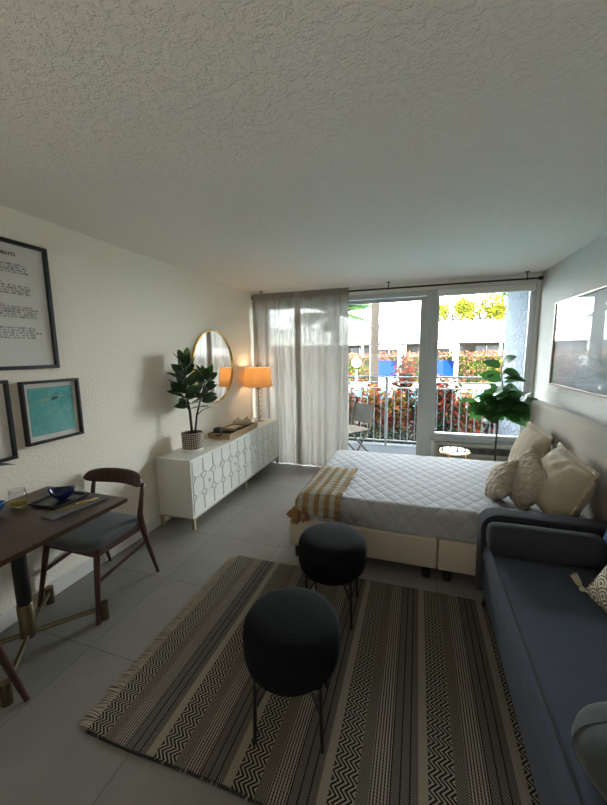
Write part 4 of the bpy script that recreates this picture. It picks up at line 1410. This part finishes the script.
# ---- bed
bd_ = thing('bed', 'double bed with quilted pale grey coverlet and ivory upholstered base', 'bed', (0, 2.36, 0))
BX0, BX1, BW = -.915, 1.075, 1.42
bm = NB()
b2(bm, BX0, .168, 0, BW, .095, .318, .016, 3); b2(bm, .172, BX1, 0.001, BW - .001, .095, .316, .012, 3)
obj('base', bm, M['base'], bd_, 'auto')
for x, y in ((BX0 + .06, .05), (BX0 + .06, BW - .08), (.10, .06), (.24, .06), (.17, BW - .08), (.9, .06)):
    bm = NB(); tube(bm, [(x, y, 0), (x, y, .095)], .028, 14); obj('leg', bm, M['black'], bd_, 'auto')
bm = NB(); b2(bm, -.82, 1.06, .05, BW - .05, .318, .455, .05, 4); obj('mattress', bm, M['paper'], bd_, 'auto')
# coverlet
bm = NB()
uvl = bm.loops.layers.uv.new('uv')
nx, ny = 110, 100
ZT, RR = .508, .055
X_in, Y0_in, Y1_in = -.79, .10, BW - .09
drop = .30
def foldc(d):
    """outward arc distance d -> (horizontal, drop)"""
    if d <= 0: return d, 0
    q = RR * 1.8; k_ = PI / 2 * .93
    if d < q:
        a = d / q * k_; rr = q / k_
        return rr * math.sin(a), rr * (1 - math.cos(a))
    rr = q / k_
    e = d - q
    return rr * math.sin(k_) + e * math.cos(k_), rr * (1 - math.cos(k_)) + e * math.sin(k_)
def quilt_pt(s, t_):
    # s: distance along x from X_in (negative = over the foot), t_: from near side
    dx = max(0, -s); hx, zx = foldc(dx)
    x = X_in - hx if s < 0 else X_in + s
    W_ = Y1_in - Y0_in
    if t_ < 0: hy, zy = foldc(-t_); y = Y0_in - hy
    elif t_ > W_: hy, zy = foldc(t_ - W_); y = Y1_in + hy
    else: hy, zy = 0, 0; y = Y0_in + t_
    zd = (zx ** 3 + zy ** 3) ** (1 / 3)
    nn = noise.noise(Vector((s * 3, t_ * 3, 0))) * .006
    flare = noise.noise(Vector((s * 7, t_ * 7, 4))) * .012 * min(1, zd * 4)
    if t_ < 0: y -= flare
    if s < 0: x -= flare
    return Vector((x, y, max(.322, ZT - zd + nn))) if zd > .02 else Vector((x, y, ZT - zd + nn))
s0, s1 = -.225, 1.86
t0, t1 = -.225, (Y1_in - Y0_in) + .225
G = []
for j in range(ny + 1):
    G.append([])
    for i in range(nx + 1):
        s = s0 + (s1 - s0) * i / nx; t_ = t0 + (t1 - t0) * j / ny
        G[-1].append((bm.verts.new(quilt_pt(s, t_)), (s, t_)))
for j in range(ny):
    for i in range(nx):
        q = [G[j][i], G[j][i + 1], G[j + 1][i + 1], G[j + 1][i]]
        f = bm.faces.new([a[0] for a in q]); f.smooth = True
        for lp, a in zip(f.loops, q): lp[uvl].uv = a[1]
obj('coverlet', bm, M['quilt'], bd_)
bm = NB(); b2(bm, 1.08, 1.19, -.05, 1.59, .05, 1.095, .035, 4)
obj('headboard', bm, M['headb'], bd_, 'auto')

# throw over the foot corner
bm = NB(); uvl = bm.loops.layers.uv.new('uv')
tw_, th_ = .36, .93
nx, ny = 44, 90
def throw_pt(a, b):
    # a across (0..tw) from the foot side, b along from the window end to the hem
    s = -.065 + a - .03 * max(0, b)
    W_ = Y1_in - Y0_in
    t_ = .62 - b * .985
    p = quilt_pt(s, t_)
    off = .012 + .004 * noise.noise(Vector((a * 9, b * 9, 2)))
    p.z += off
    if t_ < 0: p.y -= .014 + .010 * noise.noise(Vector((a * 12, 1, 2))) * (-t_ * 4)
    if s < 0: p.x -= .012
    return p
G = []
for j in range(ny + 1):
    G.append([])
    for i in range(nx + 1):
        a = tw_ * i / nx; b = (th_ - .04 * (1 - i / nx) * 1.2) * j / ny * .91
        G[-1].append((bm.verts.new(throw_pt(a, b)), (a, b)))
for j in range(ny):
    for i in range(nx):
        q = [G[j][i], G[j][i + 1], G[j + 1][i + 1], G[j + 1][i]]
        f = bm.faces.new([v[0] for v in q]); f.smooth = True
        for lp, v in zip(f.loops, q): lp[uvl].uv = v[1]
hem = [G[ny][i][0].co.copy() for i in range(nx + 1)]
bmesh.ops.solidify(bm, geom=bm.faces[:], thickness=-.007)
th = thing('striped_throw', 'tan and cream striped woven throw draped over the near foot corner', 'throw', (0, 2.36, 0))
obj('cloth', bm, M['throw'], th)
def tassel(p, L1, r_, mat, parent, dirv=(0, 0, -1), n=26, seed=0):
    rg = random.Random(seed); bm = NB(); p = Vector(p); d = Vector(dirv).normalized()
    sd_ = d.orthogonal().normalized(); s2 = d.cross(sd_)
    tube(bm, [p, p + d * L1 * .22], [r_ * .5, r_ * .62], 8)
    bmesh.ops.create_uvsphere(bm, u_segments=10, v_segments=8, radius=r_ * .75, matrix=Matrix.Translation(p + d * L1 * .12))
    for k in range(n):
        a = 2 * PI * k / n; rr = r_ * rg.uniform(.5, 1.15)
        e = p + d * L1 * rg.uniform(.85, 1.05) + (sd_ * math.cos(a) + s2 * math.sin(a)) * rr
        m_ = p + d * L1 * .5 + (sd_ * math.cos(a) + s2 * math.sin(a)) * rr * .8
        tube(bm, [p + d * L1 * .18, m_, e], [r_ * .25, r_ * .22, r_ * .16], 5)
    return obj('tassel', bm, mat, parent, True)
h0 = hem[0] + Vector((.022, 0, 0))
tassel((h0.x - .002, h0.y - .012, h0.z + .012), .10, .030, M['tassel'], th, (-.05, -.2, -1), seed=1)
tassel((h0.x - .025, h0.y + .03, h0.z + .012), .085, .027, M['tassel'], th, (-.5, -.1, -.8), seed=2)
tassel((h0.x + .045, h0.y - .014, h0.z + .012), .08, .026, M['tassel'], th, (.35, -.3, -.8), seed=3)

# ---- cushions
def cushion(name, label, cat, mat, loc, size, thick, rot, flange=0, seed=0, group=None, seam=None, p=2.4, pinch=.09, smooth=True, rnd_=.12):
    """pillow standing in its local XZ plane, thickness along Y"""
    bm = NB(); n = 34
    w_, h_ = size[0] / 2, size[1] / 2
    fr, bk = [], []
    for j in range(n + 1):
        v = j / n * 2 - 1
        ra, rb = [], []
        for i in range(n + 1):
            u = i / n * 2 - 1
            k1 = 1 - pinch * (1 - abs(v) ** 2) * (abs(u) ** 3) ; k2 = 1 - pinch * (1 - abs(u) ** 2) * (abs(v) ** 3)
            x = u * w_ * k1 * math.sqrt(1 - rnd_ * v * v); z = v * h_ * k2 * math.sqrt(1 - rnd_ * u * u)
            th_ = thick / 2 * ((1 - abs(u) ** p) * (1 - abs(v) ** p)) ** .55
            th_ *= 1 + .12 * noise.noise(Vector((u * 2.2, v * 2.2, seed)))
            z -= .03 * h_ * (1 - v) * (1 - abs(u))
            wr = .006 * noise.noise(Vector((u * 5, v * 3, seed + 9))) * (1 if th_ > .003 else 0)
            bnd = .0
            ra.append((x, -th_ + wr, z)); rb.append((x, th_ * .9 + wr, z))
        fr.append([bm.verts.new(q) for q in ra]); bk.append([bm.verts.new(q) for q in rb])
    for j in range(n):
        for i in range(n):
            bm.faces.new((fr[j][i], fr[j][i + 1], fr[j + 1][i + 1], fr[j + 1][i])); bm.faces.new((bk[j][i], bk[j + 1][i], bk[j + 1][i + 1], bk[j][i + 1]))
    bmesh.ops.remove_doubles(bm, verts=bm.verts[:], dist=.0006)
    o = obj('cover' if flange or seam else name, bm, mat, None, True)
    if flange or seam:
        t = thing(name, label, cat, loc, 0, group); t.rotation_euler = rot
        o.parent = t
        per = []
        for i in range(n): per.append((-1 + 2 * i / n, -1))
        for i in range(n): per.append((1, -1 + 2 * i / n))
        for i in range(n): per.append((1 - 2 * i / n, 1))
        for i in range(n): per.append((-1, 1 - 2 * i / n))
        def edge(u, v, ex):
            k1 = 1 - pinch * (1 - abs(v) ** 2) * (abs(u) ** 3); k2 = 1 - pinch * (1 - abs(u) ** 2) * (abs(v) ** 3)
            x, z = u * w_ * k1 * math.sqrt(1 - rnd_ * v * v), v * h_ * k2 * math.sqrt(1 - rnd_ * u * u) - .03 * h_ * (1 - v) * (1 - abs(u))
            return x + (ex * u if abs(u) == 1 else 0), z + (ex * v if abs(v) == 1 else 0)
        if flange:
            bm = NB(); A_, B2 = [], []
            N_ = len(per)
            for k, (u, v) in enumerate(per):
                x0_, z0_ = edge(u, v, -.006); x1_, z1_ = edge(u, v, flange)
                wv = .007 * math.sin(k * 1.7) + .004 * math.sin(k * .61 + seed)
                A_.append([bm.verts.new((x0_, .0035, z0_)), bm.verts.new((x0_, -.0035, z0_))]); B2.append([bm.verts.new((x1_, .002 + wv, z1_)), bm.verts.new((x1_, -.002 + wv, z1_))])
            for k in range(N_):
                q = (k + 1) % N_
                bm.faces.new((A_[k][0], A_[q][0], B2[q][0], B2[k][0])); bm.faces.new((A_[k][1], B2[k][1], B2[q][1], A_[q][1])); bm.faces.new((B2[k][0], B2[q][0], B2[q][1], B2[k][1]))
            obj('flange', bm, mat, t, True)
        if seam:
            bm = NB(); pts = [edge(u, v, .001) for u, v in per]; pts.append(pts[0])
            tube(bm, [(a, 0, b) for a, b in pts], seam, 6, False); obj('piping', bm, mat, t, True)
        return t
    o.location = loc; o.rotation_euler = rot
    tag(o, label, cat, group)
    return o
# bed cushions: face the foot of the bed (local -Y turned to -X => rz -90), leaning back
cushion('tan_linen_pillow', 'plain tan linen pillow at the window side, leaning on the headboard', 'pillow', M['euro'], (.90, 3.22, .73), (.46, .45), .20, (R(-17), R(3), R(-86)), .022, 1)
cushion('cream_linen_pillow', 'large cream linen pillow with frilled edge nearest the sofa', 'pillow', M['cream'], (.915, 2.58, .705), (.46, .42), .28, (R(-18), R(8), R(-84)), .022, 2)
cushion('knitted_pillow', 'beige knitted pillow in the middle of the four on the bed', 'pillow', M['knit'], (.745, 2.67, .69), (.36, .36), .17, (R(-20), R(24), R(-80)), 0, 3)
cushion('knitted_pillow', 'smaller beige knitted pillow in front, farthest from the headboard', 'pillow', M['knit'], (.61, 2.76, .64), (.31, .31), .15, (R(-28), R(-28), R(-74)), 0, 4)

# ---- sofa
sf = thing('sofa', 'slate grey sofa with low rounded arm along the right wall', 'sofa', (.40, 2.265, 0))
SL = 2.15
def V(x0, x1, y0, y1, z0, z1, bev, name, mat, seg=3, smooth='auto', par=sf):
    bm = NB(); b2(bm, x0, x1, y0, y1, z0, z1, bev, seg); return obj(name, bm, M[mat], par, smooth)
V(.015, .84, -SL, -.02, .125, .335, .02, 'frame', 'sofa')
# seat cushion with slight crown
bm = NB(); n1_, n2_ = 24, 60
rows = []
cx0, cx1, cy0, cy1 = .02, .68, -SL + .13, -.125
def crown(u, v): return .012 * math.sin(PI * u) ** .6 * math.sin(PI * v) ** .4 + .004 * noise.noise(Vector((u * 3, v * 8, 1)))
for j in range(n2_ + 1):
    row = []
    v = j / n2_
    for i in range(n1_ + 1):
        u = i / n1_
        row.append(bm.verts.new((cx0 + .016 + (cx1 - cx0 - .032) * u, cy0 + .012 + (cy1 - cy0 - .024) * v, .452 + crown(min(max(u, .001), .999), min(max(v, .001), .999)))))
    rows.append(row)
for a, b in zip(rows, rows[1:]):
    for i in range(n1_): bm.faces.new((a[i], a[i + 1], b[i + 1], b[i]))
loop = rows[0][:] + [r_[-1] for r_ in rows[1:]] + rows[-1][-2::-1] + [r_[0] for r_ in rows[-2:0:-1]]
prev = loop
for off, z in ((.012, .447), (.022, .436), (.030, .40), (.030, .355), (.022, .337)):
    cur = []
    for vv in loop:
        x, y = vv.co.x, vv.co.y
        nx_ = x + (-off if abs(x - (cx0 + .016)) < 1e-4 else off if abs(x - (cx1 - .016)) < 1e-4 else 0)
        ny_ = y + (-off if abs(y - (cy0 + .012)) < 1e-4 else off if abs(y - (cy1 - .012)) < 1e-4 else 0)
        cur.append(bm.verts.new((nx_, ny_, z)))
    for k in range(len(loop)):
        q = (k + 1) % len(loop); bm.faces.new((prev[k], prev[q], cur[q], cur[k]))
    prev = cur
bm.faces.new(prev)
sc = obj('seat_cushion', bm, M['sofa'], sf, 'auto')
bm = NB()
pp = [(cx0 + .010, cy0 + .006, .4525), (cx0 + .010, cy1 - .006, .4525), (cx1 - .01, cy1 - .006, .4525), (cx1 - .01, cy0 + .006, .4525), (cx0 + .010, cy0 + .006, .4525)]
tube(bm, pp, .0055, 6)
pp = [(x_ + (-.014 if x_ < .3 else .014), y_, .341) for x_, y_, z_ in pp]
tube(bm, pp, .0036, 6)
obj('piping', bm, plain('dark_piping', '#16181c', .8), sc)
# arms: thin rounded shells
for (ya, yb) in ((-.115, .0), (-SL, -SL + .115)):
    bm = NB()
    r_ = .09
    out = [(-.012, .13)] + [(-.012 + r_ - r_ * math.cos(a), .635 - r_ + r_ * math.sin(a)) for a in [PI / 2 * k / 10 for k in range(11)]] + [(.84, .635), (.84, .13)]
    prism(bm, out, ya + .0, yb, lambda a, b, d: (a, d, b))
    es = [e for e in bm.edges if abs(e.verts[0].co.y - e.verts[1].co.y) < 1e-5]
    bmesh.ops.bevel(bm, geom=es, offset=.022, segments=3, profile=.5, affect='EDGES')
    obj('arm', bm, M['sofa_dark'], sf, 'auto')
V(.70, .865, -SL + .115, -.115, .30, .83, .05, 'backrest', 'sofa', 4)
for x, y in ((.05, -.08), (.05, -SL + .1), (.78, -.08), (.78, -SL + .1)):
    bm = NB(); tube(bm, [(x - .012, y + .02, .009), (x + .01, y - .01, .128)], [.013, .024], 12); obj('leg', bm, M['black'], sf, 'auto')
# bolster
bm = NB()
bl = .54
pr_ = [(.0, .002), (.02, .0), (.06, .003), (.078, .018), (.083, .04)]
rows = []
prof = [(.004, 0), (.05, .001), (.07, .008), (.081, .024), (.085, .05), (.086, .27), (.085, bl - .05), (.081, bl - .024), (.07, bl - .008), (.05, bl - .001), (.004, bl)]
lathe(bm, prof, 40)
bmesh.ops.rotate(bm, cent=(0, 0, 0), matrix=Euler((0, R(90), 0)).to_matrix(), verts=bm.verts[:])
o = obj('bolster_cushion', bm, M['sofa_dark'], None, True, (.405, 2.05, .548)); tag(o, 'charcoal cylindrical bolster against the far sofa arm', 'bolster')
cushion('blue_cushion', 'blue cushion cut off by the right edge beside the bolster', 'cushion', M['cush_blue'], (1.04, 1.93, .66), (.40, .40), .14, (R(-14), 0, R(-70)), 0, 5, seam=.004)
sc_ = cushion('scallop_cushion', 'cream scallop patterned cushion with rope tassel on the sofa', 'cushion', M['scallop'], (.93, 1.60, .63), (.42, .42), .15, (R(-24), R(10), R(-66)), 0, 6, seam=.004)
# tassel at its lower camera-side corner
for (cxx, czz, dv, sd2) in ((-.205, -.205, (-.75, -.1, .35), 4),):
    tassel((cxx, 0, czz), .075, .016, M['rope'], sc_, dv, 14, sd2)
cushion('grey_cushion', 'mid grey cushion standing on the near end of the sofa', 'cushion', M['cush_grey'], (.605, .955, .535), (.36, .25), .24, (R(-14), R(4), R(-4)), 0, 7, seam=.003, p=4, pinch=.0, rnd_=.62)
bm = NB()
lathe(bm, prof, 36)
bmesh.ops.rotate(bm, cent=(0, 0, 0), matrix=Euler((0, R(90), 0)).to_matrix(), verts=bm.verts[:])
o = obj('bolster_cushion', bm, M['sofa'], None, True, (.475, .80, .53)); tag(o, 'slate bolster end peeking in at the bottom right corner', 'bolster')

# ---- picture on the right wall
t = thing('framed_landscape', 'large thin framed glazed picture on the right wall reflecting the window', 'picture', (XR, 3.30, 1.24))
w2, h2_, fw = .77, .80, .018
bm = NB()
b2(bm, -.034, -.001, -w2, w2, 0, fw, .002); b2(bm, -.034, -.001, -w2, w2, h2_ - fw, h2_, .002)
b2(bm, -.034, -.001, -w2, -w2 + fw, fw, h2_ - fw, .002); b2(bm, -.034, -.001, w2 - fw, w2, fw, h2_ - fw, .002)
obj('frame', bm, plain('bronze_frame', '#7c6f62', .4, .4), t)
def land():
    q = NT('misty_landscape_print'); co = q.coord(); sx = q.n('ShaderNodeSeparateXYZ'); q.l(co, sx.inputs[0])
    n = q.noise(co, 5, 5, .6)
    h = q.math('ADD', sx.outputs[2], q.math('MULTIPLY', q.math('SUBTRACT', n, .5), .35))
    rmp = q.n('ShaderNodeValToRGB'); e = rmp.color_ramp.elements
    e[0].position = .2; e[0].color = (*lin('#6f7880'), 1); e[1].position = .62; e[1].color = (*lin('#9aa2a6'), 1)
    x = rmp.color_ramp.elements.new(.42); x.color = (*lin('#868f95'), 1)
    q.l(h, rmp.inputs[0]); q.pbsdf(rmp.outputs[0], .6); return q.m
bm = NB(); b2(bm, -.012, -.002, -w2 + fw, w2 - fw, fw, h2_ - fw); obj('print', bm, land(), t)
bm = NB(); b2(bm, -.026, -.022, -w2 + fw, w2 - fw, fw, h2_ - fw); obj('glass', bm, M['pic_glass'], t)

# ---- glass side table and fig tree behind the bed
t = thing('side_table', 'small round white glass side table with gold legs behind the bed', 'table', (.43, 4.14, 0))
bm = NB(); lathe(bm, [(.155, .455), (.158, .460), (.158, .468), (.155, .472)], 48); obj('tabletop', bm, glass_mat('table_glass', (.85, .95, .95), .5, .8), t, 'auto')
bm = NB(); tube(bm, [(.158 * math.cos(2 * PI * k / 40), .158 * math.sin(2 * PI * k / 40), .458) for k in range(41)], .005, 6, False); obj('rim', bm, M['gold'], t, True)
for k in range(3):
    a = R(90 + 120 * k) + .5
    bm = NB(); tube(bm, [(.16 * math.cos(a), .16 * math.sin(a), 0), (.11 * math.cos(a), .11 * math.sin(a), .455)], .007, 8); obj('leg', bm, M['gold'], t, 'auto')
ft = thing('fiddle_leaf_fig', 'fiddle leaf fig tree with a slim trunk behind the bed by the window', 'plant', (.86, 4.20, 0))
bm = NB(); lathe(bm, [(.11, 0), (.13, .02), (.14, .24), (.13, .24), (.12, .05)], 32, capt=False); obj('pot', bm, M['paper'], ft, 'auto')
bm = NB(); lathe(bm, [(.132, .20), (.02, .215)], 24); obj('soil', bm, M['soil'], ft)
trunk = [(0, 0, .2), (-.01, 0, .5), (-.005, .01, .8), (.01, 0, 1.0), (.02, -.02, 1.18), (-.01, -.02, 1.42)]
br = [[(0.0, 0, .84), (-.12, -.05, .95), (-.22, -.07, 1.03)], [(.01, 0, .9), (.12, -.04, 1.02), (.22, -.06, 1.10)], [(.01, 0, .98), (-.06, -.12, 1.08), (-.1, -.17, 1.14)],
      [(0, 0, .86), (.06, -.10, .92), (.16, -.14, .94)], [(0.01, 0, 1.0), (.03, .08, 1.12), (.06, .12, 1.2)]]
bm = NB(); tube(bm, trunk, [.011, .010, .009, .008, .006, .003], 8)
for b in br: tube(bm, b, [.006, .005, .003], 6)
obj('trunk', bm, M['stem'], ft, True)
bm = NB(); rg = random.Random(21)
for st, n, u0, L0 in [(trunk, 24, .50, .20)] + [(b, 16, .2, .20) for b in br]:
    for i in range(n):
        u = u0 + (1 - u0) * i / (n - 1); a = i * 2.4 + rg.uniform(-.4, .4) + len(st)
        el = rg.uniform(-.6, .5) + (.5 if i == n - 1 else 0)
        d = Vector((math.cos(a) * math.cos(el), math.sin(a) * math.cos(el) * .8, math.sin(el)))
        L1 = L0 * rg.uniform(.75, 1.1)
        b = along(st, u)
        e = b + d * L1
        if e.x > .34: d.x -= (e.x - .34) / L1
        if e.y > .33: d.y -= (e.y - .33) / L1
        leafmesh(bm, b + d * .015, d, Vector((rg.uniform(-.9, .9), rg.uniform(-.9, .9), .6)), L1, L1 * .78, 0, .2, 'fiddle', 7)
obj('foliage', bm, [M['fiddle']], ft)
